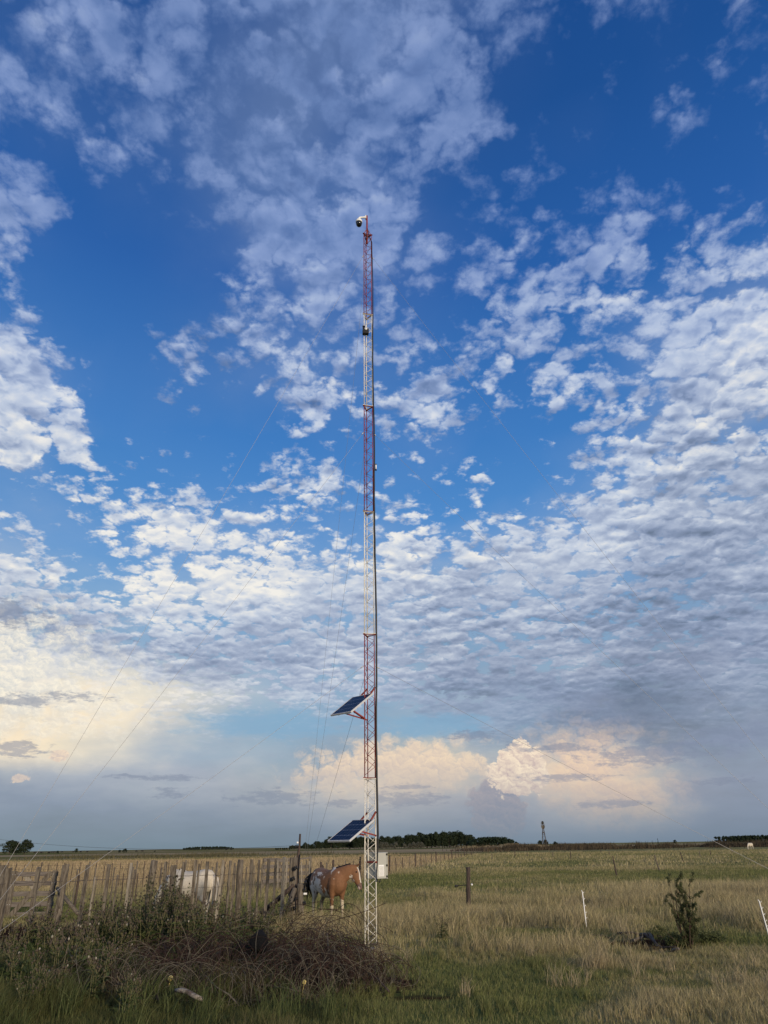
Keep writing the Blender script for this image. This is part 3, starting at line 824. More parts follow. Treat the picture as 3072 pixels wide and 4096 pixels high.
# small white antenna beside the cable
za_ = CAM_H + MD * math.tan(math.radians(25.19) - math.atan((1872 - 2048) / FPX))
an = empty('stick_antenna', mast_c + RIGHT + Vector((0.075, -0.02, za_)), 0, 'short white stick antenna with black ends clipped beside the cable halfway up the mast', 'antenna')
b = MB(); b.tube([(0, 0, -0.06), (0, 0, 0.06)], 0.017, 12); b.build('antenna_tube', M['whiteplastic'], an, True)
b = MB(); b.tube([(0, 0, 0.06), (0, 0, 0.085)], 0.019, 12); b.build('end_cap', M['black'], an, True)
b = MB(); b.tube([(0, 0, -0.095), (0, 0, -0.06)], 0.019, 12); b.build('end_cap', M['black'], an, True)
b = MB(); b.bar((0, 0, -0.075), (-0.06, 0, -0.085), 0.015, 0.01); b.build('clamp', M['black'], an)

# thick black cable down the right leg
pts = []
r_ = random.Random(3)
z = TOPZ - 0.3; ox = 0.0
pts.append(Vector((0.01, -0.01, TOPZ + 0.3))); pts.append(Vector((0.06, -0.02, TOPZ - 0.05)))
while z > 1.72:
    pts.append(RIGHT + Vector((0.026 + ox + 0.010 * math.sin(z * 1.3), -0.012 + 0.004 * math.sin(z * 2.1), z))); z -= 0.35
    ox = (0.012 if z < 9 else 0.0) + r_.uniform(-0.003, 0.004)
pts += [RIGHT + Vector((0.03, -0.02, 1.45)), RIGHT + Vector((0.012, -0.035, 1.25)), RIGHT + Vector((0.02, -0.035, 1.14)), RIGHT + Vector((0.07, -0.01, 1.12)), RIGHT + Vector((0.085, 0.02, 1.17))]
N_ = len(pts); b = MB(); b.tube([p + mast_c for p in pts], [0.011 + 0.009 * min(1, i / 22) if i < N_ - 5 else 0.009 for i in range(N_)], 8)
tag(b.build('power_cable', M['black'], None, True), 'thick black cable running down the right leg of the mast to the cabinet', 'cable')
for zc in np.arange(2.5, TOPZ, 1.5): pass

# control cabinet behind the right leg
cu = Vector((0.707, 0.707, 0)); cv = Vector((0.707, -0.707, 0))
ct = CAM_H - (3410 - 3384) * 0.000288 * MD * 1.0; cbm = CAM_H - (3513 - 3384) * 0.000288 * MD
Hc = ct - cbm; Wc, Dc = 0.30, 0.27
cab = empty('control_cabinet', mast_c + cu * 0.075 + cv * 0.125 + Vector((0, 0, cbm)), math.radians(-45), 'pale grey steel cabinet with a louvred vent fixed to the lower mast', 'cabinet')
# local: x = cv (towards viewer right), y = cu (outwards)
b = MB(); b.box((-Wc / 2, Dc / 2, Hc / 2), (Wc, Dc, Hc), bevel=0.008); b.build('cabinet_body', M['cabinet'], cab)
b = MB(); b.box((-Wc / 2, Dc + 0.012, Hc / 2), (Wc + 0.012, 0.022, Hc + 0.012), bevel=0.006); b.build('cabinet_door', M['cabinet'], cab)
b = MB(); b.box((0.004, 0.115, 0.14), (0.008, 0.15, 0.20), bevel=0.003)
for i in range(11): b.box((0.012, 0.115, 0.062 + i * 0.0155), (0.014, 0.12, 0.006), Matrix.Rotation(math.radians(30), 3, 'Y'))
b.build('louvre_vent', M['whiteplastic'], cab)
for zz_ in (0.035, Hc / 2, Hc - 0.035):
    b = MB(); b.box((0.006, Dc - 0.005, zz_), (0.018, 0.03, 0.035), bevel=0.003); b.tube([(0.012, Dc + 0.004, zz_ - 0.018), (0.012, Dc + 0.004, zz_ + 0.018)], 0.006, 8); b.build('hinge', M['black'], cab)
b = MB(); b.bar((-Wc - 0.02, -0.015, Hc * 0.64), (0.02, -0.015, Hc * 0.64), 0.02, 0.03); b.build('mounting_bar', M['red_metal'], cab)
b = MB(); b.tube([(-0.05, 0.05, 0.0), (-0.05, 0.05, -0.035)], 0.016, 10); b.build('cable_gland', M['black'], cab, True)

# two solar panels
def cell_mat():
    m = bpy.data.materials.new('solar_cells'); m.use_nodes = True; T = NT(m.node_tree); b = T.n.get('Principled BSDF')
    uv = T.sep(T.new('ShaderNodeTexCoord').outputs['Object'])
    def grid_(v, n, w):
        fr = T.math('FRACT', T.mul(v, n)); return T.math('MAXIMUM', T.math('LESS_THAN', fr, w), T.math('GREATER_THAN', fr, 1 - w))
    a = T.math('DIVIDE', uv[0], PW); c = T.math('DIVIDE', uv[1], PL)
    rows = grid_(c, 4, 0.014); cols = grid_(a, 6, 0.012)
    fa = T.math('FRACT', T.mul(a, 6)); bus = T.math('COMPARE', T.math('FRACT', T.mul(a, 18)), 0.5, 0.010)
    line = T.math('MAXIMUM', rows, T.mul(cols, 0.55)); line = T.math('MAXIMUM', line, T.mul(bus, 0.25))
    # little diamonds where cells meet
    dm = T.mul(T.math('LESS_THAN', T.math('PINGPONG', T.mul(a, 6), 0.5), 0.05), T.math('LESS_THAN', T.math('PINGPONG', T.mul(c, 4), 0.5), 0.05))
    line = T.math('MAXIMUM', line, dm)
    n = T.noise(T.new('ShaderNodeTexCoord').outputs['Object'], 7, 4)
    base = T.mix(T.lin(n, 0.3, 0.7), (0.002, 0.004, 0.017), (0.003, 0.006, 0.028))
    T.put(b.inputs['Base Color'], T.mix(line, base, (0.22, 0.25, 0.32)))
    b.inputs['Roughness'].default_value = 0.18; b.inputs['Specular IOR Level'].default_value = 0.06
    return m
PW, PL = 0.61, 0.79
M['cells'] = cell_mat(); M['frame_alu'] = mat('dull_aluminium', (0.50, 0.51, 0.52), 0.5, vary=0.08)
def solar(tr_px, label, leg_low, zlow, droop):
    """top right corner given by the pixel it stands at and its distance"""
    tilt = math.radians(droop)
    tr = AT(tr_px[0], tr_px[1], mast_c.y - 0.09)
    e1 = Vector((-0.74, 0.673, 0)).normalized(); e2 = Vector((-0.673 * math.cos(tilt), -0.74 * math.cos(tilt), -math.sin(tilt))).normalized()
    nrm = e1.cross(e2); 
    if nrm.z < 0: nrm = -nrm
    sp = empty('solar_panel', tr, 0, label, 'solar panel', 'solar panels bracketed to the mast')
    # local axes: X = e1, Y = e2, Z = completes; face lies on the -Z or +Z side
    Z = e1.cross(e2); R = Matrix((e1, e2, Z)).transposed()
    sp.rotation_euler = R.to_euler()
    sgn = 1 if Z.z > 0 else -1
    b = MB(); b.box((PW / 2, PL / 2, -sgn * 0.004), (PW - 0.02, PL - 0.02, 0.006)); b.build('solar_cells', M['cells'], sp)
    b = MB(); t = 0.036; w = 0.018
    for c, s_ in (((PW / 2, w / 2, 0), (PW, w, t)), ((PW / 2, PL - w / 2, 0), (PW, w, t)), ((w / 2, PL / 2, 0), (w, PL - 2 * w, t)), ((PW - w / 2, PL / 2, 0), (w, PL - 2 * w, t))):
        b.box((c[0], c[1], -sgn * (t / 2 - 0.003)), s_, bevel=0.002)
    b.build('panel_frame', M['frame_alu'], sp)
    b = MB(); b.box((PW / 2, PL / 2, -sgn * 0.018), (PW - 0.03, PL - 0.03, 0.006)); b.build('back_sheet', M['whiteplastic'], sp)
    Ri = R.inverted(); loc = lambda p: Ri @ (Vector(p) - tr)
    for (L, u) in ((RIGHT, 0.10), (REAR, PW - 0.20)):
        top = tr + e1 * u + e2 * 0.05 - nrm * 0.04
        b = MB(); b.bar(loc(mast_c + L * 1.08 + Vector((0, 0, tr.z + 0.14))), loc(top), 0.03, 0.03); b.bar(loc(top), loc(top + e2 * (PL - 0.08)), 0.028, 0.022); b.build('support_rail', M['red_metal'], sp)
    for (L, u) in zip(leg_low, (0.10, PW - 0.20)):
        q = tr + e1 * u + e2 * (PL * (0.45 if zlow > -0.5 and droop < 30 else 0.80)) - nrm * 0.055
        b = MB(); b.bar(loc(mast_c + L * 1.08 + Vector((0, 0, tr.z + zlow))), loc(q), 0.032, 0.028); b.build('strut', M['red_metal'], sp)
    b = MB(); b.box((PW / 2, 0.16, -sgn * 0.032), (0.11, 0.09, 0.022), bevel=0.004); b.build('junction_box', M['black'], sp)
    return sp
solar((1490, 2773), 'upper of the two dark blue solar panels on the mast, seen almost edge on', (LEFT, REAR), -0.52, 35)
sp2 = solar((1497, 3276), 'lower solar panel on the mast, its blue cells facing the viewer, just above the horizon', (RIGHT, REAR), -0.30, 29)

# guy wires -------------------------------------------------------------
def lv(y): return CAM_H + MD * math.tan(math.radians(25.19) - math.atan((y - 2048) / FPX))
zA, zB, zC = lv(1030), lv(1735), lv(2665)
ancL = G(-235, 3925); ancR = G(3640, 3788); ancB = G(1200, 3606)
def guy(leg, zt, anc, label, sag=0.05):
    a = mast_c + leg * 1.1 + Vector((0, 0, zt)); c = Vector((anc.x, anc.y, 0.12)); n = 24
    pts = [a.lerp(c, i / n) - Vector((0, 0, sag * 4 * (i / n) * (1 - i / n))) for i in range(n + 1)]
    g = empty('guy_wire', a, 0, label, 'guy wire', 'guy wires of the mast')
    b = MB(); b.tube([p - a for p in pts], 0.0031, 5); b.build('strand', M['guy'], g, True)
    d = (pts[1] - pts[0]).normalized()
    b = MB(); b.tube([d * 0.02, d * 0.10], 0.012, 8); b.build('shackle', M['galv'], g, True)
    e = pts[-1] - a; d2 = (pts[-2] - pts[-1]).normalized()
    b = MB(); b.tube([e + d2 * 0.02, e + d2 * 0.3], 0.016, 8); b.build('turnbuckle', M['galv'], g, True)
    b = MB(); b.tube([e + d2 * 0.03, e - d2 * 0.25], 0.014, 8); b.build('ground_anchor', M['galv'], g, True)
for leg, anc, side in ((LEFT, ancL, 'to the ground at the left'), (RIGHT, ancR, 'to the ground at the right'), (REAR, ancB, 'to the ground behind the horse')):
    guy(leg, zA, anc, 'thin guy wire from just under the mast top ' + side)
    guy(leg, zB, anc, 'thin guy wire from the middle of the mast ' + side)
    guy(leg, zC, anc, 'thin guy wire from above the upper solar panel ' + side, 0.03)
# ----------------------------------------------------------------- posts and fences
def post_bm(b, base, h, w, tilt=(0, 0), square=False, mi=0, seed=0, sink=0.15, taper=0.92):
    r = random.Random(seed); x, y, z = base; n = 7
    if square:
        rot = Matrix.Rotation(r.uniform(-0.4, 0.4), 3, 'Z'); tx, ty = tilt
        segs = 5; rings = []
        for i in range(segs + 1):
            t = i / segs; zz_ = -sink + (h + sink) * t; k = (1 - (1 - taper) * t)
            c = Vector((x + tx * zz_ + r.uniform(-.004, .004), y + ty * zz_ + r.uniform(-.004, .004), z + zz_ + (r.uniform(-0.015, 0.015) if i == segs else 0)))
            rings.append([c + rot @ Vector((sx * w / 2 * k, sy * w * 0.36 * k, (r.uniform(-0.02, 0.02) if i == segs else 0))) for sx, sy in ((-1, -1), (1, -1), (1, 1), (-1, 1))])
        vs = [v for rg in rings for v in rg]; fs = []
        for i in range(segs):
            for k in range(4): fs.append((i * 4 + k, i * 4 + (k + 1) % 4, (i + 1) * 4 + (k + 1) % 4, (i + 1) * 4 + k))
        fs.append((segs * 4, segs * 4 + 1, segs * 4 + 2, segs * 4 + 3)); b.add(vs, fs, mi)
    else:
        pts = []; rr = []
        bx = by = 0
        for i in range(n + 1):
            t = i / n; zz_ = -sink + (h + sink) * t
            bx += r.uniform(-1, 1) * w * 0.10; by += r.uniform(-1, 1) * w * 0.08
            pts.append((x + tilt[0] * zz_ + bx, y + tilt[1] * zz_ + by, z + zz_)); rr.append(w / 2 * (1 - (1 - taper) * t) * r.uniform(0.88, 1.1))
        b.tube(pts, rr, 8, mi)
PROT = {}
def fence(name, label, posts, wires=(), cat='fence', group=None, rails=()):
    """posts: (x, y, height, width, square, material, tiltx); wires: (height, radius, sag)"""
    g = empty(name, (posts[0][0], posts[0][1], 0), 0, label, cat, group); o = Vector(g.location)
    for i, (x, y, h, w, sq, m, tx) in enumerate(posts):
        b = MB(); post_bm(b, (x - o.x, y - o.y, gz(x, y)), h, w, (tx, RNG.uniform(-0.03, 0.03)), sq, seed=i * 7 + int(h * 100)); b.build('fence_post', M[m], g, not sq)
    srt = posts
    for (zh, r, sg) in wires:
        b = MB(); pts = []
        for i, (x, y, h, w, sq, m, tx) in enumerate(srt):
            p = Vector((x - o.x + tx * min(zh, h), y - o.y - w * 0.5, gz(x, y) + min(zh, h - 0.03)))
            if pts:
                q = pts[-1]; pts.append((p + q) / 2 - Vector((0, 0, sg * RNG.uniform(0.3, 1.3))))
            pts.append(p)
        b.tube(pts, r, 4); b.build('fence_strand', M['wire'], g, True)
    return g
def fx(px, line):
    """foot of a post that is seen at column px, on a ground line given by two pixel points"""
    (ax, ay), (bx, by) = line; a, c = G(ax, ay), G(bx, by)
    # intersect vertical viewing plane with the line
    lo, hi = -0.5, 1.6
    for _ in range(40):
        mid_ = (lo + hi) / 2; p = a.lerp(c, mid_); 
        if PX(p + Vector((0, 0, 1.4)))[0] < px: lo = mid_
        else: hi = mid_
    p = a.lerp(c, (lo + hi) / 2); return p.x, p.y
# near corral fence, seen running from the left edge to the corner post
L1 = ((193, 3832), (1165, 3712))
near = []
for px, w, h, sq, m, tx in [(-40, .075, 1.50, True, 'wood', .02), (35, .10, 1.49, True, 'wood', .01), (154, .085, 1.47, True, 'wood', -.01), (262, .09, 1.50, True, 'wood', .02), (347, .075, 1.48, True, 'wood', 0),
        (383, .05, 1.28, False, 'wood_pale', .01), (436, .075, 1.50, True, 'wood', .0), (470, .045, 1.3, False, 'wood', .02), (518, .06, 1.50, True, 'wood_pale', .03), (541, .05, 1.38, False, 'wood', .0), (604, .155, 1.53, False, 'wood', .035), (664, .07, 1.49, True, 'wood', .0),
        (700, .12, 1.42, True, 'wood', -.02), (722, .07, 1.50, True, 'wood', .04), (778, .085, 1.49, True, 'wood', .02), (792, .055, 1.44, False, 'wood', .03), (828, .07, 1.48, True, 'wood', .0), (866, .06, 1.46, False, 'wood', 0), (876, .07, 1.50, True, 'wood_pale', .06),
        (918, .07, 1.49, False, 'wood', .02), (936, .05, 1.44, True, 'wood', 0), (961, .15, 1.50, False, 'wood', -.01), (1006, .085, 1.50, True, 'wood', .0), (1036, .06, 1.48, False, 'wood', .0), (1070, .08, 1.50, True, 'wood', .02), (1101, .07, 1.50, True, 'wood', .01), (1134, .08, 1.51, True, 'wood_pale', .01), (1163, .06, 1.52, False, 'wood', 0)]:
    x, y = fx(px, L1); near.append((x, y, h * (1.0 + (y - 14) * 0.004), w * (.90 if w < .11 else .98), sq, m, tx))
near_f = fence('corral_fence', 'weathered grey post and wire fence of the corral across the left foreground', near, [(0.12, .003, .02), (0.42, .003, .02), (0.72, .003, .02), (1.0, .003, .02), (1.24, .0045, .02)])
# corner: thick post, second post, slanting braces
cx_, cy_ = fx(1178, L1)
cp = empty('corner_post', (cx_, cy_, 0), 0, 'thick old corner post with black insulators and slanting brace where the corral fence ends', 'post')
b = MB(); post_bm(b, (0, 0, 0), 1.52, 0.17, (0.0, 0), False, seed=4); b.build('post_trunk', M['wood'], cp, True)
b = MB(); post_bm(b, (0.20, -0.1, 0), 0.95, 0.17, (-0.06, 0), False, seed=9); b.build('short_post', M['wood'], cp, True)
b = MB(); b.tube([(0.02, -0.08, 0.92), (-0.35, -0.12, 0.62), (-0.75, -0.16, 0.32)], [0.05, 0.055, 0.05], 8); b.build('brace', M['wood_dark'], cp, True)
b = MB(); b.tube([(0.05, -0.15, 0.85), (-0.10, -0.30, 0.4), (-0.22, -0.42, 0.0)], [0.06, 0.07, 0.08], 8); b.build('brace', M['wood'], cp, True)
def insulator(x, y, z, parent, sc=1.0, name='insulator', R=None):
    b = MB(); b.lathe([(0.012, 0), (0.04, 0.006), (0.044, 0.02), (0.022, 0.028), (0.022, 0.038), (0.044, 0.046), (0.04, 0.06), (0.012, 0.066)], (x, y, z), 12, (R or Matrix.Rotation(math.radians(70), 3, 'Y')) * sc)
    return b.build(name, M['black'], parent, True)
for (ix, iz) in ((0.28, 0.96), (0.26, 0.80), (0.27, 0.52), (0.08, 0.62), (0.05, 0.42), (0.04, 0.22), (0.04, 0.05), (-0.02, 1.05), (0.03, 1.28), (-0.28, 0.85), (-0.1, 0.7)):
    insulator(ix, -0.2, iz, cp, RNG.uniform(0.8, 1.15))
# tall pole with the yard light
tx_, ty_ = fx(1187, ((193, 3832), (1190, 3706)))
tp = empty('tall_pole', (tx_, ty_ + 0.05, 0), 0, 'slender dark pole taller than the fence posts, at the corral corner left of the horse', 'pole')
hpole = 1.75 + (3386 - 3332) * 0.000288 * ty_
b = MB(); b.tube([(0.03, 0, -0.1), (0.0, 0, 0.8), (0.01, 0, 1.4), (0.05, 0, hpole - 0.25), (0.055, 0, hpole)], [0.05, 0.045, 0.04, 0.028, 0.024], 8); b.build('pole_shaft', M['wood_dark'], tp, True)
b = MB(); b.tube([(0.07, -0.05, 1.58), (0.06, -0.06, 1.2), (0.07, -0.06, 0.95), (0.12, -0.07, 0.85)], 0.014, 6); b.build('hanging_cable', M['black'], tp, True)
insulator(-0.05, -0.03, hpole - 0.30, tp, 1.0)
b = MB(); b.lathe([(0.026, 0), (0.03, 0.02), (0.02, 0.04)], (0.0, -0.045, hpole - 0.22), 12); b.build('porcelain_knob', M['whiteplastic'], tp, True)
# the line that runs from this pole off to the left
la = Vector((tx_ - 0.03, ty_, hpole - 0.27)); lb = AT(-60, 3350, ty_ + 7)
b = MB(); b.tube([la.lerp(lb, i / 30) - Vector((0, 0, 0.20 * 4 * (i / 30) * (1 - i / 30))) for i in range(31)], 0.0035, 4)
tag(b.build('power_line', M['wire'], None, True), 'thin dark wire sagging across the horizon from the tall pole to the left edge', 'wire')
# white tag on the wire
tg = G(1221, 3600); b = MB(); q = AT(1221, 3575, ty_ + 0.4); b.box(q, (0.085, 0.02, 0.045), bevel=0.006)
b.tube([q + Vector((0.04, 0, 0)), q + Vector((-0.16, 0, 0.02))], 0.003, 4)
tag(b.build('wire_tag', M['whiteplastic'], None), 'small white plastic tag hanging on the wire between the corner post and the horse', 'tag')

# middle fence behind the corral
L2 = ((300, 3640), (900, 3608))
midp = []
for px, w, h, m in [(313, .05, 1.18, 'wood'), (325, .085, 1.0, 'wood_dark'), (388, .055, 1.2, 'wood'), (396, .04, .95, 'wood'), (463, .05, 1.2, 'wood'), (504, .04, 1.0, 'wood_dark'), (538, .055, 1.2, 'wood'), (560, .04, 1.0, 'wood_dark'), (610, .05, 1.15, 'wood'), (648, .05, 1.15, 'wood'), (764, .06, 1.0, 'wood_dark'),
        (800, .06, 1.0, 'wood_dark'), (850, .05, 1.15, 'wood'), (895, .05, 1.15, 'wood'), (945, .05, 1.15, 'wood'), (990, .06, 1.1, 'wood'), (1020, .05, 1.15, 'wood'), (1050, .05, 1.1, 'wood')]:
    x, y = fx(px, L2); midp.append((x, y, h, w, False, m, RNG.uniform(-.02, .02)))
fence('inner_fence', 'second row of thin grey posts and wire behind the corral fence', midp, [(0.3, .003, .01), (0.6, .003, .01), (0.85, .003, .01)])
# far thin fence, in front of the tan field
L3 = ((0, 3566), (900, 3556))
farp = [(*fx(px, L3), RNG.uniform(1.17, 1.25) + (0.0 if i % 6 else 0.03), 0.035 if i % 6 else 0.075, False, 'wood_dark' if i % 6 else 'wood', RNG.uniform(-.02, .02)) for i, px in enumerate(range(-25, 930, 32))]
fence('boundary_fence', 'farthest straight fence of thin dark stakes before the tan field on the left', farp, [(0.95, .004, .01), (1.12, .004, .01), (0.6, .004, .01)])
# post line running away to the mound
linep = []
a, c = fA, fB
for i in range(44):
    t = (i / 43) ** 1.9; p = a.lerp(c, t); thick = i % 4 == 0
    linep.append((p.x, p.y, RNG.uniform(0.95, 1.15) * (1.06 if thick else 0.95), (0.085 if thick else 0.045) * (1 + p.y / 160), False, 'wood_dark' if thick or i % 3 else 'wood', RNG.uniform(-.06, .06)))
fence('field_fence', 'long row of dark posts running from behind the horse away to the grassy mound', linep, [(0.5, .004, .01), (0.85, .004, .01)])
# tall insulated stake of that line, behind the horse's ears
st = G(1441, 3540); spike = empty('insulated_stake', (st.x, st.y, 0), 0, 'dark stake stacked with insulators standing behind the ears of the pinto horse', 'stake')
b = MB(); b.tube([(0, 0, -0.1), (0.01, 0, 1.28)], 0.025, 7); b.build('stake_shaft', M['wood_dark'], spike, True)
for k in range(6): insulator(0.0, -0.03, 0.7 + k * 0.10, spike, 1.2, R=Matrix.Identity(3))
# old plank pen behind the corner
pen = empty('plank_pen', (*G(1140, 3560).xy, 0), 0, 'grey plank pen with a crosspiece standing behind the tall pole', 'pen')
po = Vector(pen.location)
pc = [G(1050, 3562), G(1112, 3560), G(1178, 3558), G(1238, 3556)]
for i, p in enumerate(pc):
    b = MB(); post_bm(b, (p.x - po.x, p.y - po.y, 0), 1.38 if i > 1 else 1.3, 0.13, (0, 0), True, seed=20 + i); b.build('pen_post', M['wood'], pen)
for i in range(3):
    for zz_ in (1.22, 0.95, 0.66, 0.38):
        if i == 2 and zz_ > 1.0:
            b = MB(); b.bar(pc[i] - po + Vector((0, -0.03, 1.24)), pc[i + 1] - po + Vector((0, -0.03, 1.30)), 0.06, 0.06)
        else:
            b = MB(); b.bar(pc[i] - po + Vector((0, -0.07, zz_ + RNG.uniform(-.03, .03))), pc[i + 1] - po + Vector((0, -0.07, zz_ + RNG.uniform(-.03, .03))), 0.03, 0.15)
        b.build('rail', M['plank'], pen)
for j in range(9):
    t = j / 8; q = pc[1].lerp(pc[3], t) - po; b = MB(); post_bm(b, (q.x, q.y - 0.12, 0), RNG.uniform(1.05, 1.3), 0.07, (RNG.uniform(-.04, .04), 0), True, seed=40 + j); b.build('paling', M['wood' if j % 2 else 'wood_pale'], pen)

# plank gate at the left edge
ga, gb = G(12, 3676), G(205, 3672)
gate = empty('plank_gate', (*ga.xy, 0), math.atan2(gb.y - ga.y, gb.x - ga.x), 'closed farm gate of grey planks with a diagonal brace at the left edge', 'gate')
GW = (gb - ga).length
for zz_, hh in ((1.14, 0.115), (0.90, 0.125), (0.63, 0.125), (0.36, 0.125), (0.10, 0.125)):
    b = MB(); b.box((GW / 2, 0, zz_), (GW - 0.01, 0.03, hh), Matrix.Rotation(RNG.uniform(-.006, .006), 3, 'Y'), bevel=0.004); b.build('plank', M['plank'], gate)
for x_ in (0.09, GW - 0.09):
    b = MB(); b.box((x_, -0.032, 0.62), (0.15, 0.03, 1.22), bevel=0.004)
    b.build('stile', M['wood'], gate)
b = MB(); b.bar((0.18, -0.034, 0.06), (GW - 0.2, -0.034, 1.18), 0.03, 0.13); b.build('diagonal_brace', M['wood'], gate)
b = MB(); b.bar((0.35, 0.034, 1.15), (GW * 0.62, 0.034, 0.62), 0.03, 0.13); b.build('diagonal_brace', M['wood_pale'], gate)
for x_ in (0.06, 0.13, GW - 0.12, GW - 0.05):
    for zz_ in (1.13, 0.9, 0.36):
        b = MB(); b.lathe([(0.009, 0), (0.009, 0.006), (0.004, 0.009)], (x_, -0.048, zz_), 8, Matrix.Rotation(math.radians(90), 3, 'X')); b.build('bolt', M['galv'], gate)
b = MB(); b.tube([(GW - 0.15, -0.06, 0.72), (GW - 0.05, -0.09, 0.60), (GW + 0.08, -0.1, 0.585), (GW + 0.22, -0.08, 0.60)], 0.010, 6); b.build('chain', M['wire'], gate, True)
# the posts either side and the neighbouring leaf cut by the frame
for (px, py, h, w, lab) in ((228, 3682, 1.36, 0.17, 'thick squared gate post that the chained plank gate closes against'), (-30, 3700, 1.40, 0.15, 'squared gate post left of the plank gate at the left edge of the photo')):
    p = G(px, py); b = MB(); post_bm(b, (p.x, p.y, 0), h, w, (0, 0), True, seed=px + 77); tag(b.build('gate_post', M['wood'], None), lab, 'post', 'gate posts')
p0, p1 = AT(228, 3552, G(228, 3682).y - 0.05), AT(312, 3655, G(312, 3690).y)
b = MB(); b.tube([p0, (p0 + p1) / 2, p1], [0.045, 0.05, 0.05], 8); tag(b.build('brace_pole', M['wood'], None, True), 'slanting round pole propping the gate post, seen between two posts', 'pole')

# lone dark post with insulators, in the right pasture
p = G(1878, 3650)
lp = empty('lone_post', (p.x, p.y, 0), 0, 'dark weathered wooden post standing alone in the grass right of the mast', 'post')
b = MB(); post_bm(b, (0, 0, 0), 1.16, 0.15, (0.012, 0), False, seed=31, taper=0.8); b.build('post_shaft', M['wood_dark'], lp, True)
b = MB(); b.tube([(-0.30, -0.03, 0.685), (-0.06, -0.06, 0.70)], 0.012, 6); b.lathe([(0.02, 0), (0.035, 0.01), (0.035, 0.03), (0.02, 0.05), (0.03, 0.07), (0.015, 0.09)], (-0.38, -0.03, 0.67), 10, Matrix.Rotation(math.radians(80), 3, 'Y')); b.build('insulator', M['black'], lp, True)
b = MB(); b.lathe([(0.012, 0), (0.03, 0.015), (0.03, 0.035), (0.012, 0.05)], (0.085, -0.03, 0.70), 10, Matrix.Rotation(math.radians(80), 3, 'Y')); b.build('white_insulator', M['whiteplastic'], lp, True)

# white plastic tread-in stakes
def treadin(base, top_px, label):
    b0 = Vector((base.x, base.y, 0)); d = ray(*top_px); 
    t = (base.y + 0.02) / d.y; top = CAMP + d * t; v = top - b0
    e = empty('fence_stake', b0, 0, label, 'stake', 'white plastic electric fence stakes')
    b = MB(); b.bar((0, 0, -0.1), v * 0.985, 0.026, 0.018, bevel=0.003); b.build('stake_shaft', M['whiteplastic'], e)
    for k in (0.28, 0.42, 0.60, 0.78, 0.95):
        q = v * k; b = MB(); b.tube([q, q + Vector((0.028, -0.01, 0.008)), q + Vector((0.034, -0.01, 0.026))], 0.006, 6); b.build('wire_clip', M['whiteplastic'], e, True)
    b = MB(); b.tube([v * 0.97, v * 0.985 + Vector((-0.012, 0, 0.02)), v + Vector((-0.02, 0, 0.015))], 0.01, 6); b.build('stake_hook', M['whiteplastic'], e, True)
treadin(G(2347, 3716), (2329, 3565), 'white plastic fence stake standing alone midway across the right pasture')
treadin(G(3078, 3745), (3036, 3603), 'white plastic fence stake leaning left at the right edge of the photo')

# weathered little stakes scattered in the meadow
for i, (px, py, h, tl) in enumerate([(1968, 3437, .7, 0), (2060, 3427, .9, .05), (2213, 3433, .75, 0), (2284, 3436, .85, .03), (2438, 3421, .6, 0), (2467, 3502, 1.05, -.06), (2640, 3487, .95, -.22), (2735, 3450, .9, -.15), (2801, 3428, .7, 0), (2842, 3421, .6, .05), (2110, 3424, .55, 0), (2405, 3412, .6, .05), (2930, 3412, .7, -.1), (1885, 3424, .7, .03)]):
    p = G(px, py); b = MB(); post_bm(b, (p.x, p.y, gz(p.x, p.y)), h, 0.07 + 0.0007 * p.y, (tl, 0), False, seed=60 + i, taper=0.6)
    lab = {5: 'crooked grey stake nearest of the small stakes in the right meadow', 6: 'small stake leaning strongly to the left in the right meadow'}.get(i, 'short dark weathered stake standing far out in the right meadow')
    tag(b.build('wooden_stake', M['wood_dark' if i % 2 else 'wood'], None, True), lab, 'stake', 'old stakes scattered in the meadow')
# ----------------------------------------------------------------- animals
def fur_mat(name, rough=0.75):
    m = bpy.data.materials.new(name); m.use_nodes = True; T = NT(m.node_tree); b = T.n.get('Principled BSDF')
    a = T.new('ShaderNodeAttribute'); a.attribute_name = 'tint'
    n = T.noise(T.new('ShaderNodeTexCoord').outputs['Object'], 26, 5, 0.65)
    T.put(b.inputs['Base Color'], T.vmath('SCALE', a.outputs['Color'], scale=T.lin(n, 0.25, 0.75, 0.82, 1.16)))
    b.inputs['Roughness'].default_value = rough; b.inputs['Specular IOR Level'].default_value = 0.25
    bp = T.new('ShaderNodeBump'); bp.inputs['Strength'].default_value = 0.25; bp.inputs['Distance'].default_value = 0.01; T.put(bp.inputs['Height'], n); T.l.new(bp.outputs[0], b.inputs['Normal'])
    return m
M['fur'] = fur_mat('short_coat')
M['hair_black'] = mat('black_hair', (0.014, 0.012, 0.011), 0.7, vary=0.5, scale=40, stretch=(1, 1, 0.1))
M['hair_white'] = mat('cream_hair', (0.55, 0.50, 0.42), 0.8, vary=0.3, scale=40, stretch=(1, 1, 0.1))
def path_rings(pts, up=Vector((0, 0, 1))):
    """pts: (position, half width, half height) -> rings square to the path"""
    out = []; P_ = [Vector(p[0]) for p in pts]
    for i, (p, w, h) in enumerate(pts):
        d = (P_[min(i + 1, len(P_) - 1)] - P_[max(i - 1, 0)]).normalized()
        side = up.cross(d)
        if side.length < 0.25: side = Vector((0, 1, 0)) - d * d.y
        side.normalize(); u = d.cross(side)
        out.append((P_[i], side * w, u * h))
    return out
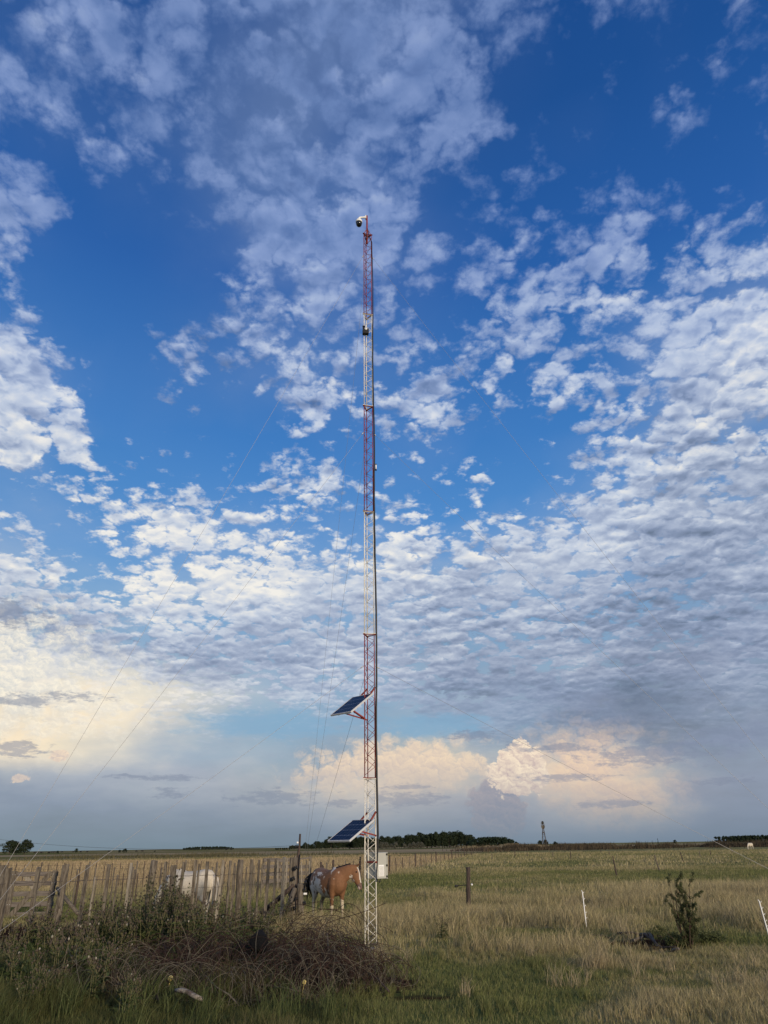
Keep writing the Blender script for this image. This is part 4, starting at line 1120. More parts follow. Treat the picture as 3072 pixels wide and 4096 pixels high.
def fuse(parts_mb, voxel, smooth_it=6, name='body'):
    me = parts_mb.mesh(name + '_raw', M['fur'], True); o = bpy.data.objects.new(name + '_raw', me); COL.objects.link(o)
    r = o.modifiers.new('r', 'REMESH'); r.mode = 'VOXEL'; r.voxel_size = voxel; r.use_smooth_shade = True
    s = o.modifiers.new('s', 'SMOOTH'); s.factor = 0.55; s.iterations = smooth_it
    dg = bpy.context.evaluated_depsgraph_get(); ev = o.evaluated_get(dg)
    out = bpy.data.meshes.new_from_object(ev); out.name = name
    bpy.data.objects.remove(o); bpy.data.meshes.remove(me)
    return out
def paint(me, fn):
    n = len(me.vertices); co = np.zeros(n * 3, np.float32); me.vertices.foreach_get('co', co); co = co.reshape(-1, 3)
    c = np.ones((n, 4), np.float32); c[:, :3] = fn(co)
    at = me.attributes.new('tint', 'FLOAT_COLOR', 'POINT'); at.data.foreach_set('color', c.ravel())
    me.materials.clear(); me.materials.append(M['fur']); me.polygons.foreach_set('use_smooth', [True] * len(me.polygons))

def horse_body(neck, head, legs_off=(0, 0, 0, 0), belly=1.0):
    """neck: list of (pos,w,h); head: (poll, direction, up) in local space, x forward"""
    b = MB()
    trunk = [((-.80, 0, 1.03), .07, .10), ((-.77, 0, 1.04), .15, .19), ((-.68, 0, 1.06), .22, .26), ((-.52, 0, 1.05), .265, .295), ((-.32, 0, 1.00), .275, .315), ((-.10, 0, .955), .30 * belly, .335),
             ((.10, 0, .955), .30 * belly, .335), ((.28, 0, .985), .275, .335), ((.42, 0, 1.01), .235, .32), ((.54, 0, 1.01), .20, .27), ((.62, 0, 1.0), .14, .19), ((.66, 0, .99), .07, .10)]
    b.loft([(Vector(c), Vector((0, w, 0)), Vector((0, 0, h))) for c, w, h in trunk], 20)
    b.loft([(Vector((x, 0, z)), Vector((0, w, 0)), Vector((0, 0, h))) for x, z, w, h in ((.08, 1.24, .03, .05), (.2, 1.27, .06, .09), (.32, 1.26, .07, .10), (.44, 1.2, .05, .08))], 12)   # withers
    for s, (fo, ho) in ((1, (legs_off[0], legs_off[2])), (-1, (legs_off[1], legs_off[3]))):
        y = .145 * s
        b.loft(path_rings([((.40, y * .95, 1.10), .10, .16), ((.44, y * 1.15, .95), .10, .15), ((.40, y * 1.1, .80), .085, .105), ((.40 + fo * .3, y, .66), .058, .072), ((.41 + fo * .6, y, .52), .043, .052), ((.42 + fo * .8, y, .44), .045, .053),
            ((.42 + fo * .85, y, .37), .033, .037), ((.42 + fo * .95, y, .24), .027, .034), ((.42 + fo, y, .165), .034, .041), ((.445 + fo, y, .10), .030, .035), ((.47 + fo, y, .055), .042, .050), ((.478 + fo, y, .0), .052, .062)], Vector((1, 0, 0))), 12)
        b.loft(path_rings([((-.55, y * .9, 1.12), .12, .18), ((-.55, y * 1.15, .98), .125, .20), ((-.53, y * 1.2, .84), .10, .165), ((-.53 + ho * .2, y * 1.1, .72), .075, .115), ((-.60 + ho * .5, y, .60), .05, .07), ((-.665 + ho * .7, y, .50), .042, .062), ((-.67 + ho * .75, y, .43), .035, .048),
            ((-.66 + ho * .9, y, .28), .028, .034), ((-.655 + ho, y, .175), .034, .042), ((-.63 + ho, y, .105), .030, .036), ((-.605 + ho, y, .055), .042, .050), ((-.60 + ho, y, .0), .052, .060)], Vector((1, 0, 0))), 12)
    b.loft(path_rings(neck), 16)
    poll, hd, hu = (Vector(v) for v in head); hd = hd.normalized(); hu = (hu - hd * hu.dot(hd)).normalized(); hs = hu.cross(hd)
    KH = 1.12
    prof = [(-.06, 0, .05, .06), (0, -.01, .075, .095), (.09, -.03, .085, .125), (.18, -.035, .082, .125), (.27, -.03, .066, .098), (.36, -.022, .052, .074), (.44, -.02, .050, .062), (.50, -.025, .047, .056), (.535, -.03, .03, .035)]
    b.loft([(poll + hd * t * 1.04 + hu * o * KH, hs * w * KH, hu * h * KH) for t, o, w, h in prof], 14)
    for s in (1, -1):
        e0 = poll + hs * .045 * s + hu * .075 - hd * .005
        b.loft([(e0, hs * .022, hd * .028), (e0 + hu * .05 + hs * .008 * s - hd * .01, hs * .024, hd * .02), (e0 + hu * .11 + hs * .012 * s - hd * .02, hs * .014, hd * .010), (e0 + hu * .145 + hs * .012 * s - hd * .02, hs * .005, hd * .004)], 8)
    return fuse(b, 0.0165, 5, 'horse_body'), poll, hd, hu, hs
def horse_extras(root, poll, hd, hu, hs, neck, mane_mat, tail_mat, tail_pts, mane_side=1, mane_len=0.16, skip=0.0, eye=True):
    # mane: short locks along the crest
    for s in ((1, -1) if eye else ()):
        e = poll + hd * .135 + hu * .035 + hs * .088 * s
        b = MB(); b.lathe([(0.004, -.02), (.014, -.014), (.019, 0), (.014, .014), (0.004, .02)], e, 10); b.build('eye', M['blackglass'], root, True)
        n_ = poll + hd * .49 + hu * .0 + hs * .048 * s
        b = MB(); b.lathe([(0.003, -.008), (.011, 0), (0.003, .008)], n_, 8); b.build('nostril', M['black'], root, True)
    b = MB(); r = random.Random(5)
    P_ = [Vector(p[0]) for p in neck]; H = [p[2] for p in neck]
    N = 46
    for i in range(N):
        t = skip + (1 - skip) * i / (N - 1) * 0.98; f = t * (len(P_) - 1); k = min(int(f), len(P_) - 2); f -= k
        c = P_[k].lerp(P_[k + 1], f); h = H[k] * (1 - f) + H[k + 1] * f
        d = (P_[k + 1] - P_[k]).normalized(); side = Vector((0, 0, 1)).cross(d).normalized(); u = d.cross(side)
        o = c + u * (h * 0.97); L = mane_len * r.uniform(.7, 1.2)
        b.tube([o - u * .03, o + u * .015 + side * .012 * mane_side, o + side * .06 * mane_side - u * L * .45 + d * r.uniform(-.02, .01), o + side * .075 * mane_side - u * L + d * r.uniform(-.03, .01)], [.018, .016, .013, .003], 5)
    b.build('mane', mane_mat, root, True)
    b = MB()
    for i in range(30):
        off = Vector((r.uniform(-.05, .05), r.uniform(-.06, .06), r.uniform(-.03, .03))); q = [Vector(tail_pts[0]) + off * .3]
        for j, p in enumerate(tail_pts[1:]): q.append(Vector(p) + off * (1.0 + j * .45) + Vector((r.uniform(-.02, .02), r.uniform(-.02, .02), r.uniform(-.05, .03) * j)))
        b.tube(q, [.022] + [.020 - .004 * j for j in range(len(q) - 2)] + [.003], 5)
    b.build('tail', tail_mat, root, True)

# the brown and white horse beside the mast
hb = G(1316, 3692); HEAD_TURN = -math.radians(57)
neckP = [((.30, 0, 1.07), .17, .25), ((.44, .05, 1.13), .145, .235), ((.55, .13, 1.20), .12, .195), ((.63, .22, 1.265), .10, .16), ((.68, .31, 1.315), .088, .125), ((.70, .36, 1.33), .07, .09)]
fdir = Vector((math.cos(HEAD_TURN), math.sin(HEAD_TURN), 0)); Rz = Matrix.Rotation(-HEAD_TURN, 3, 'Z')
hdir = Rz @ Vector((.37, -.16, -.90)); hup = Rz @ Vector((.90, -.10, .40))
me_, poll, hd, hu, hs = horse_body(neckP, ((.69, .345, 1.345), hdir, hup), (0.02, -0.03, -0.05, 0.05), 1.04)
BROWN = np.array([0.180, 0.088, 0.043]); RUMP = np.array([0.165, 0.100, 0.068]); WHITE = np.array([0.56, 0.51, 0.44]); LEGW = np.array([0.48, 0.41, 0.30]); DARK = np.array([0.055, 0.035, 0.025])
def n3(co, s, seed): return (fbm(co[:, 0] * s + co[:, 1] * s * .6, co[:, 2] * s + co[:, 1] * s * .4, seed, 4) - .5)
def pinto(co):
    x, y, z = co[:, 0], co[:, 1], co[:, 2]; n = n3(co, 9, 3); n2 = n3(co, 4, 9)
    c = np.repeat(BROWN[None], len(co), 0)
    rump = sstep(-x + n2 * .3, .02, .35)[:, None]; c = c * (1 - rump) + RUMP * rump
    # belly and flank patches
    bel = sstep((.90 - z) + n * .9 - np.abs(x + .08) * .5 + .10, 0.0, .05) * (x < .36) * (z > .5)
    fl = sstep(.205 - np.hypot((x + .20 + n2 * .3) / .8, (z - 1.02) / 1.3) + n3(co, 15, 23) * 1.5 - .04, 0, .05) * (z < 1.24) * (z > .6)
    hind = sstep((.93 - z) * 1.2 + n * .6, 0, .05) * (x < -.45)
    with_ = sstep((.085 - np.hypot((x - .33 + (z - 1.3) * .5) / .8, (z - 1.31) / 1.2) + n * .15), 0, .03)
    necks = sstep(n3(co, 22, 31) - .215, 0, .03) * (np.hypot((x - .60), (z - 1.19)) < .12)
    w = np.clip(bel + fl + hind + with_ + necks, 0, 1)[:, None]; c = c * (1 - w) + WHITE * w
    # legs: cream with brown streaks
    leg = (1 - sstep(z + n * .12, .60, .68))[:, None]; c = c * (1 - leg) + LEGW * leg
    frontbrown = ((z > .46) & (z < .70) & (x > .36) & (n2 + n * .6 > .09))[:, None]; c = np.where(frontbrown, BROWN * .8, c)
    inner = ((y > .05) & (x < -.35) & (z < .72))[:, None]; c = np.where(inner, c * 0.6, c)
    hoof = (z < .055)[:, None]; c = np.where(hoof, DARK * 1.4, c)
    # head: blaze, dark muzzle, spots by the cheek
    q = co - np.array(poll)[None]; t = q @ np.array(hd); u = q @ np.array(hu); s = q @ np.array(hs)
    head = (t > .02) & (np.hypot(u, s) < .2) & (x > .5)
    blaze = head & (u > .052 + n * .02 - (t - .2) * .09) & (np.abs(s) < .045) & (t > .03)
    c = np.where(blaze[:, None], WHITE, c)
    muz = (head & (t > .40 + n * .1))[:, None]; c = np.where(muz, np.array([.13, .08, .065]), c)
    snip = (head & (t > .46) & (n2 > .02))[:, None]; c = np.where(snip, np.array([.45, .36, .32]), c)
    ch = (head & (t > .05) & (u < -.10 + n * .03) & (n > .07))[:, None]; c = np.where(ch, WHITE * .9, c)
    ear = (t < .02) & (u > .09) & (x > .5); c = np.where(ear[:, None], BROWN * .55, c)
    return c
paint(me_, pinto)
horse = empty('pinto_horse', (hb.x, hb.y, gz(hb.x, hb.y) - 0.02), HEAD_TURN, 'brown and white pinto horse standing behind the mast with its head turned to it', 'horse')
link(bpy.data.objects.new('horse_body', me_), horse)
tail = [(-.76, 0, 1.20), (-.84, -.07, 1.15), (-.88, -.16, 1.04), (-.86, -.22, .90), (-.80, -.18, .66)]
horse_extras(horse, poll, hd, hu, hs, neckP[:-1], M['hair_black'], M['hair_black'], tail, 1, .13)
horse.scale = (0.97,) * 3

# grazing pale horses
neckG = [((.34, 0, 1.08), .17, .25), ((.55, 0, 1.03), .135, .20), ((.74, -.01, .86), .105, .165), ((.88, -.02, .66), .085, .13), ((.95, -.02, .50), .075, .11)]
me_g, pollg, hdg, hug, hsg = horse_body(neckG, ((.97, -.02, .47), (.22, 0, -.97), (.97, 0, .22)), (0.04, -0.05, -0.10, 0.12), 1.08)
def pale(co):
    n = n3(co, 5, 13); c = np.array([.52, .47, .38])[None] * (1 + n[:, None] * .22)
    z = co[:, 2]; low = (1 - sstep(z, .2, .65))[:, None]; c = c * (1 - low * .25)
    c = np.where((z < .055)[:, None], DARK * 1.6, c)
    q = co - np.array(pollg)[None]; t = q @ np.array(hdg); c = np.where(((t > .42) & (co[:, 0] > .75))[:, None], np.array([.25, .20, .18]), c)
    return c
paint(me_g, pale)
tailg = [(-.77, 0, 1.18), (-.84, 0, 1.10), (-.87, .0, .9), (-.86, .0, .62), (-.84, .0, .38)]
def pale_horse(px, py, rz, label, sc=1.0):
    p = G(px, py); e = empty('pale_horse', (p.x, p.y, gz(p.x, p.y) - 0.02), rz, label, 'horse'); e.scale = (sc,) * 3
    link(bpy.data.objects.new('horse_body', me_g), e)
    horse_extras(e, pollg, hdg, hug, hsg, neckG, M['hair_white'], M['hair_white'], tailg, 1, .14)
pale_horse(738, 3700, math.radians(180 - 22), 'cream white horse grazing behind the wooden corral fence', 0.98)
pale_horse(3004, 3399, math.radians(180 + 35), 'white horse grazing far out in the meadow at the right edge', 1.0)

# cattle, far off
b = MB()
b.loft([(Vector((x, 0, z)), Vector((0, w, 0)), Vector((0, 0, h))) for x, z, w, h in ((-.85, 1.05, .12, .15), (-.75, 1.03, .26, .28), (-.3, .95, .34, .36), (.2, .93, .33, .37), (.6, 1.0, .24, .32), (.75, 1.02, .12, .18))], 12)
for x in (-.65, .55):
    for y in (-.17, .17): b.loft(path_rings([((x, y, .85), .10, .12), ((x, y, .5), .06, .07), ((x, y, .25), .05, .05), ((x, y, 0), .055, .06)], Vector((1, 0, 0))), 8)
b.loft(path_rings([((.6, 0, 1.05), .16, .2), ((.9, 0, .95), .12, .15), ((1.05, 0, .75), .10, .13), ((1.15, 0, .5), .10, .12), ((1.2, 0, .35), .07, .08)]), 10)
for s in (1, -1): b.loft(path_rings([((1.02, .1 * s, .86), .02, .03), ((1.0, .22 * s, .88), .03, .05), ((.98, .28 * s, .85), .01, .02)]), 6)
cow_me = fuse(b, 0.05, 2, 'cow_body'); paint(cow_me, lambda co: np.repeat(np.array([[.016, .013, .012]]), len(co), 0) * (1 + n3(co, 3, 2)[:, None] * .6))
tb = MB(); tb.tube([(-.84, 0, 1.15), (-.9, 0, .9), (-.9, 0, .45), (-.89, 0, .3)], [.03, .02, .03, .01], 5); cow_tail = tb.mesh('cow_tail', M['hair_black'], True)
r = random.Random(12)
cows = [(138, 3415), (150, 3414), (164, 3416), (195, 3416), (208, 3413), (217, 3413), (247, 3412), (293, 3411), (322, 3412), (348, 3411), (436, 3410), (545, 3409), (568, 3409), (905, 3402), (925, 3401), (1182, 3399), (1800, 3392), (1826, 3391), (1873, 3390)]
for i, (px, py) in enumerate(cows):
    p = G(px, py); lab = 'black cow grazing far away in the fields on the left' if px < 1100 else 'dark cow far away in the field left of the grassy mound'
    grp = 'black cattle far off on the left' if px < 1100 else 'dark cattle beside the far wood'
    if px == 1182: lab = 'single dark cow far off, left of the tall pole'; grp = 'black cattle far off on the left'
    e = empty('cow', (p.x, p.y, 0), r.choice([0, math.pi]) + r.uniform(-.5, .5), lab, 'cow', grp)
    link(bpy.data.objects.new('cow_body', cow_me), e); link(bpy.data.objects.new('tail', cow_tail), e)
# ----------------------------------------------------------------- trees and plants
def leaf_cloud(centers, radii, n, size, colA, colB, rng, squash=0.8, shell=0.55, up=0.3, elong=1.0):
    """many leaf faces spread through ellipsoid clumps -> V, F, colours"""
    k = len(centers); idx = rng.integers(0, k, n); C = np.array(centers)[idx]; Rr = np.array(radii)[idx]
    d = rng.normal(size=(n, 3)); d /= np.linalg.norm(d, axis=1)[:, None]
    rad = (shell + (1 - shell) * rng.uniform(0, 1, n)) ** 0.6 * rng.uniform(0.75, 1.12, n)
    p = C + d * (Rr * rad)[:, None] * np.array([1, 1, squash])
    nrm = d + rng.normal(size=(n, 3)) * 0.7; nrm[:, 2] += up; nrm /= np.linalg.norm(nrm, axis=1)[:, None]
    t = np.cross(nrm, rng.normal(size=(n, 3))); t /= np.linalg.norm(t, axis=1)[:, None] + 1e-9; s = np.cross(nrm, t)
    sz = (size * rng.uniform(0.6, 1.4, n))[:, None]
    V = np.stack([p - t * sz * elong, p - s * sz * .45, p + t * sz * elong, p + s * sz * .45], 1).reshape(-1, 3)
    F = np.arange(n * 4).reshape(-1, 4)
    clump = rng.uniform(0, 1, k)[idx]; m = np.clip(clump * .6 + rng.uniform(0, .4, n), 0, 1)[:, None]
    col = np.repeat(np.array(colA)[None] * (1 - m) + np.array(colB)[None] * m, 4, 0)
    return V, F, col
def trunk_mb(h, r0, lean, nb, spread, rng, mb=None, base=(0, 0, 0), start=0.35):
    b = mb or MB(); B = Vector(base); top = B + Vector((lean[0], lean[1], h))
    mid_ = B + Vector((lean[0] * .3 + rng.uniform(-.03, .03) * h, lean[1] * .3, h * .5))
    b.tube([B - Vector((0, 0, .1)), B.lerp(mid_, .5), mid_, top], [r0, r0 * .8, r0 * .6, r0 * .15], 7)
    tips = []
    for i in range(nb):
        t = start + (1 - start) * i / nb; o = (B.lerp(mid_, t * 2) if t < .5 else mid_.lerp(top, t * 2 - 1)); a = rng.uniform(0, 6.28); L = spread * rng.uniform(.6, 1.1) * (1.15 - t * .6)
        e = o + Vector((math.cos(a) * L, math.sin(a) * L, L * rng.uniform(.25, .8))); b.tube([o, o.lerp(e, .5) + Vector((0, 0, L * .08)), e], [r0 * .38, r0 * .25, r0 * .08], 5); tips.append(e)
    return b, tips, top
def make_tree(name, h, w, dark, n=1500, squash=.8, seed=0, r0=.25, crown0=.3, leaf=.35, clumps=22):
    rng = random.Random(seed); nr = np.random.default_rng(seed)
    b, tips, top = trunk_mb(h * .85, r0, (rng.uniform(-.3, .3), 0), 9, w * .42, rng)
    tr = b.mesh('trunk', M['bark'], True)
    cs, rs = [], []
    for i in range(clumps):
        t = i / clumps; zz_ = h * (crown0 + (0.94 - crown0) * t); a = rng.uniform(0, 6.28); prof = math.sin(math.pi * min(1, .22 + t * .78)) ** .7
        rad = w * .5 * prof * rng.uniform(.25, .95)
        cs.append((math.cos(a) * rad, math.sin(a) * rad, zz_)); rs.append(w * rng.uniform(.11, .22))
    for e in tips: cs.append(tuple(e)); rs.append(w * .15)
    V, F, c = leaf_cloud(cs, rs, n, leaf, dark[0], dark[1], nr, squash)
    cr = fast_mesh('crown', V, F, 4, M['leaf'], c)
    return tr, cr
DK = [((.022, .034, .018), (.050, .065, .032)), ((.030, .042, .020), (.07, .08, .04)), ((.016, .028, .020), (.036, .05, .032)), ((.09, .095, .07), (.19, .185, .14))]
TREES = {'round': [make_tree('round', 9.5, 8.5, DK[0], 2600, .8, s, crown0=.22) for s in (1, 2, 3, 4)],
         'loose': [make_tree('loose', 10, 9, DK[0], 3600, .8, s, clumps=26, crown0=.2) for s in (5, 6)],
         'low': [make_tree('low', 5.5, 7, DK[2], 2200, .75, s, crown0=.1, leaf=.3) for s in (8, 9)],
         'pale': [make_tree('pale', 6.5, 6, DK[3], 900, .8, s, crown0=.2) for s in (10, 11)],
         'thin': [make_tree('thin', 9, 1.3, DK[2], 500, 1.2, s, clumps=14, crown0=.12, leaf=.22, r0=.12) for s in (14, 15)]}
r = random.Random(77)
def tree(kind, p, h, w=None, label='', group=None, name='tree', parts=True):
    i = r.randrange(len(TREES[kind])); tr, cr = TREES[kind][i]
    base = {'round': 9.5, 'loose': 10, 'low': 5.5, 'pale': 6.5, 'thin': 9}[kind]; s = h / base
    e = empty(name, (p.x, p.y, gz(p.x, p.y) if p.y < 330 else 0), r.uniform(0, 6.28), label, 'tree', group); sx = s * (w or 1.0); e.scale = (sx, sx, s)
    link(bpy.data.objects.new('trunk', tr), e); link(bpy.data.objects.new('crown', cr), e)
    return e
def far(px, dist):
    """a place on the plain in the direction of column px, dist metres ahead"""
    d = ray(px, 3384 - (px - 1536) * 0.0147); return Vector((d.x / d.y * dist, dist, 0))
mpp = lambda dist: dist * 0.905 / FPX * 1.0     # metres per photo pixel at that distance
# two trees at the left edge
tree('loose', far(38, 430), 54 * mpp(430), 1.45, 'large dark spreading tree at the left edge of the horizon', 'trees at the left edge')
tree('loose', far(98, 425), 56 * mpp(425), 1.25, 'large dark tree on the horizon, right of its twin by the left edge', 'trees at the left edge')
tree('round', far(66, 445), 42 * mpp(445), 1.3, 'smaller tree standing between the two large trees at the left edge', 'trees at the left edge')
# small lone trees along the horizon
for px, hpx, k, lab in ((232, 9, 'low', 'low dark tree alone on the horizon, left of the middle of the corral fence'), (306, 16, 'round', 'small round tree alone on the left horizon above the fence'), (500, 13, 'low', 'wide low bush like tree on the horizon above the left half of the fence'), (480, 9, 'low', 'small shrubby tree beside the wide low one on the left horizon'),
        (620, 5, 'low', 'tiny tree far away on the horizon, left of the low distant wood'), (1170, 16, 'round', 'small dark tree just left of the far wood beside the tall pole'), (2160, 20, 'loose', 'tree on the horizon standing left of the foot of the windmill'), (2184, 22, 'round', 'tree on the horizon touching the foot of the windmill on its right'),
        (2222, 15, 'low', 'small dark tree alone to the right of the windmill'), (2340, 9, 'low', 'tiny bushy tree far away between the windmill and the thin poplars'), (2700, 15, 'round', 'small rounded tree alone on the horizon right of the thin poplars'), (2400, 7, 'low', 'very small tree far away to the left of the thin poplars')):
    tree(k, far(px, 560), hpx * mpp(560) * 1.12, 1.0, lab)
for px, hpx in ((2545, 17), (2553, 15), (2609, 16), (2632, 24)):
    tree('thin', far(px, 330), hpx * mpp(330) + .9, 1.0, 'thin bare poplar standing on the right horizon' if px < 2630 else 'tallest of the thin dark poplars on the right horizon', 'thin poplars on the right horizon', name='poplar')
# row of tiny tree tops left of the pole
for i, px in enumerate(range(1103, 1160, 9)):
    tree('low', far(px + r.uniform(-2, 2), 620), 8 * mpp(620), .8, 'one of a row of tiny dark trees on the horizon left of the tall pole', 'row of tiny trees left of the pole')
# the far wood
heights = lambda px: 22 + 16 * sstep(np.array([float(px)]), 1230, 1330)[0] + 10 * sstep(np.array([float(px)]), 1600, 1700)[0] - 8 * sstep(np.array([float(px)]), 1830, 1880)[0]
wood_label = 'dark tree of the far wood behind the mast and the cabinet'
for i in range(70):
    px = 1222 + (1885 - 1222) * (i / 69) + r.uniform(-4, 4); dd = r.choice((540, 560, 590))
    tree('round' if r.random() < .8 else 'loose', far(px, dd), heights(px) * mpp(dd) * r.uniform(.80, 1.22) * 1.05, r.uniform(.8, 1.15), wood_label, 'trees of the far wood')
for px, hh in ((1650, 46), (1708, 52), (1720, 48), (1580, 46), (1797, 50), (1770, 42), (1465, 40), (1440, 44)):
    tree('round', far(px, 545), hh * mpp(545), .8, 'tall tree rising a little above the rest of the far wood', 'taller trees of the far wood')
for i in range(15):
    px = r.choice((1510, 1525, 1533, 1545, 1570, 1583, 1622, 1640, 1655, 1670, 1686)) + r.uniform(-5, 5)
    tree('pale', far(px, 530), r.uniform(17, 26) * mpp(530), 1.1, 'pale grey leafless tree at the front edge of the far wood', 'pale trees before the far wood')
# dense dark plantations: canopies that read as one mass
def plantation(px0, px1, dist, prof, label, n, name='plantation', depth=40):
    nr = np.random.default_rng(int(px0)); a, c = far(px0, dist), far(px1, dist); cs, rs = [], []
    for i in range(n):
        t = (i + .5) / n; p = a.lerp(c, t); h = prof(t) * mpp(dist)
        for dz_ in (0.25, 0.55, 0.8):
            for q in (0, .5): cs.append((p.x - a.x + nr.uniform(-1, 1), nr.uniform(0, depth) * (1 if q else .1), h * dz_ * nr.uniform(.92, 1.04))); rs.append(h * .24)
    V, F, col = leaf_cloud(cs, rs, n * 260, .55 * dist / 500, (.020, .034, .020), (.040, .058, .032), nr, .8, .5)
    me = fast_mesh(name, V, F, 4, M['leaf'], col); o = link(bpy.data.objects.new(name, me)); o.location = a
    tag(o, label, 'wood', kind='stuff')
plantation(1875, 2078, 480, lambda t: 41 * (1 - abs(t * 2 - .95) ** 3.2 * .75), 'dense dark rounded plantation at the right end of the far wood', 44)
plantation(2908, 3110, 900, lambda t: 24 + 3 * t, 'long dark block of wood on the horizon at the right edge', 26)
plantation(730, 925, 1500, lambda t: 10 * (1 - abs(t * 2 - 1) ** 4 * .6), 'low distant strip of wood on the horizon above the white horse', 22)
plantation(1155, 1240, 1400, lambda t: 8, 'thin distant strip of trees behind the tall pole', 10)

# windmill pump
wp = far(2178, 400)
wm = empty('wind_pump', wp, 0, 'tall slender wind pump with a round wheel on the right horizon', 'windmill')
b = MB(); H_ = 10.2; legs = [Vector((x, y, 0)) for x, y in ((-1.2, -1.2), (1.2, -1.2), (1.2, 1.2), (-1.2, 1.2))]
for i, L in enumerate(legs): 
    lb_ = MB(); lb_.tube([L, L * .12 + Vector((0, 0, H_))], .09, 5); lb_.build('tower_leg', M['wood_dark'], wm)
for k in range(6):
    za2, zb2 = H_ * k / 6, H_ * (k + 1) / 6; sa, sb = 1 - .88 * k / 6, 1 - .88 * (k + 1) / 6
    for i in range(4):
        A, B = legs[i], legs[(i + 1) % 4]; b.tube([A * sa + Vector((0, 0, za2)), B * sb + Vector((0, 0, zb2))], .045, 4); b.tube([A * sb + Vector((0, 0, zb2)), B * sb + Vector((0, 0, zb2))], .05, 4)
b.build('tower_bracing', M['wood_dark'], wm)
b = MB(); b.box((0, 0, H_ * .62), (1.5, 1.5, .12)); b.box((0, 0, H_ * .68), (1.0, 1.0, .5)); b.build('platform', M['wood_dark'], wm)
b = MB(); R = Matrix.Rotation(math.radians(48), 3, 'Z')
for i in range(18):
    a = 2 * math.pi * i / 18; d = R @ Vector((math.cos(a), 0, math.sin(a))); c = Vector((0, -.35, H_ + .2)); t = R @ Vector((-math.sin(a) * .8, .35, math.cos(a) * .8))
    b.bar(c + d * .45, c + d * 1.95, .46, .03, up=t)
for rr in (.5, 1.35): b.tube([Vector((0, -.35, H_ + .2)) + R @ Vector((math.cos(t) * rr, 0, math.sin(t) * rr)) for t in np.linspace(0, 2 * math.pi, 25)], .035, 4)
b.build('wheel', M['wood'], wm)
b = MB(); b.bar((0, 0, H_ + .2), (.6, 1.9, H_ + .25), .08, .08); b.box((.75, 2.4, H_ + .3), (.05, 1.2, .9), Matrix.Rotation(-.3, 3, 'Z')); b.build('tail_vane', M['wood'], wm)
# white trough and the dark heap before it
p = G(2540, 3389); b = MB(); b.box((p.x, p.y, .35), (2.6, .9, .55), bevel=.1); b.box((p.x - .1, p.y, .66), (2.2, .6, .05)); tag(b.build('water_trough', M['whiteplastic'], None), 'low white trough lying in the dark weeds far out on the right', 'trough')

# tall dry weeds along the far edge of the meadow, and scattered dark tussocks
def weed_strip(name, pts, n, h, w, colA, colB, label, jitter=6, seed=1):
    nr = np.random.default_rng(seed); seg = nr.integers(0, len(pts) - 1, n); t = nr.uniform(0, 1, n)
    A = np.array([[p.x, p.y] for p in pts]); xy = A[seg] * (1 - t)[:, None] + A[seg + 1] * t[:, None]
    x = xy[:, 0] + nr.normal(0, jitter * .4, n); y = xy[:, 1] + nr.normal(0, jitter, n)
    dn = fbm(x * .12, y * .05, 91 + seed); keep = nr.uniform(0, 1, n) < sstep(dn, .35, .6); x, y, dn = x[keep], y[keep], dn[keep]
    hh = h * nr.uniform(.4, 1.1, len(x)) * (.55 + 1.0 * sstep(dn, .4, .75)); m = nr.uniform(0, 1, len(x))[:, None]
    return blades(name, x, y, hh, w * nr.uniform(.6, 1.4, len(x)), nr.uniform(.1, .5, len(x)), np.array(colA) * (1 - m) + np.array(colB) * m, M['grass'], label, 'weeds', seg2=False)
weed_strip('dry_weeds', [G(1950, 3404), G(2300, 3396), G(2700, 3390), G(3120, 3386)], 40000, 1.5, .18, (.035, .028, .018), (.12, .09, .055), 'dark dry weeds along the far edge of the right meadow', 16, 2)
weed_strip('mound_grass', [moundc + Vector((-14, 8, 0)), moundc + Vector((4, 14, 0)), moundc + Vector((20, 18, 0))], 16000, .9, .12, (.28, .22, .13), (.42, .34, .21), 'pale dry grass on the long mound', 9, 3)
weed_strip('field_weeds', [G(200, 3432), G(560, 3430), G(900, 3424), G(1250, 3418)], 5000, .8, .16, (.06, .06, .03), (.14, .12, .06), 'scattered dark weeds across the left field below the horizon', 16, 4)
# narrow tracks of darker and paler crop across the far left field are part of the ground colour

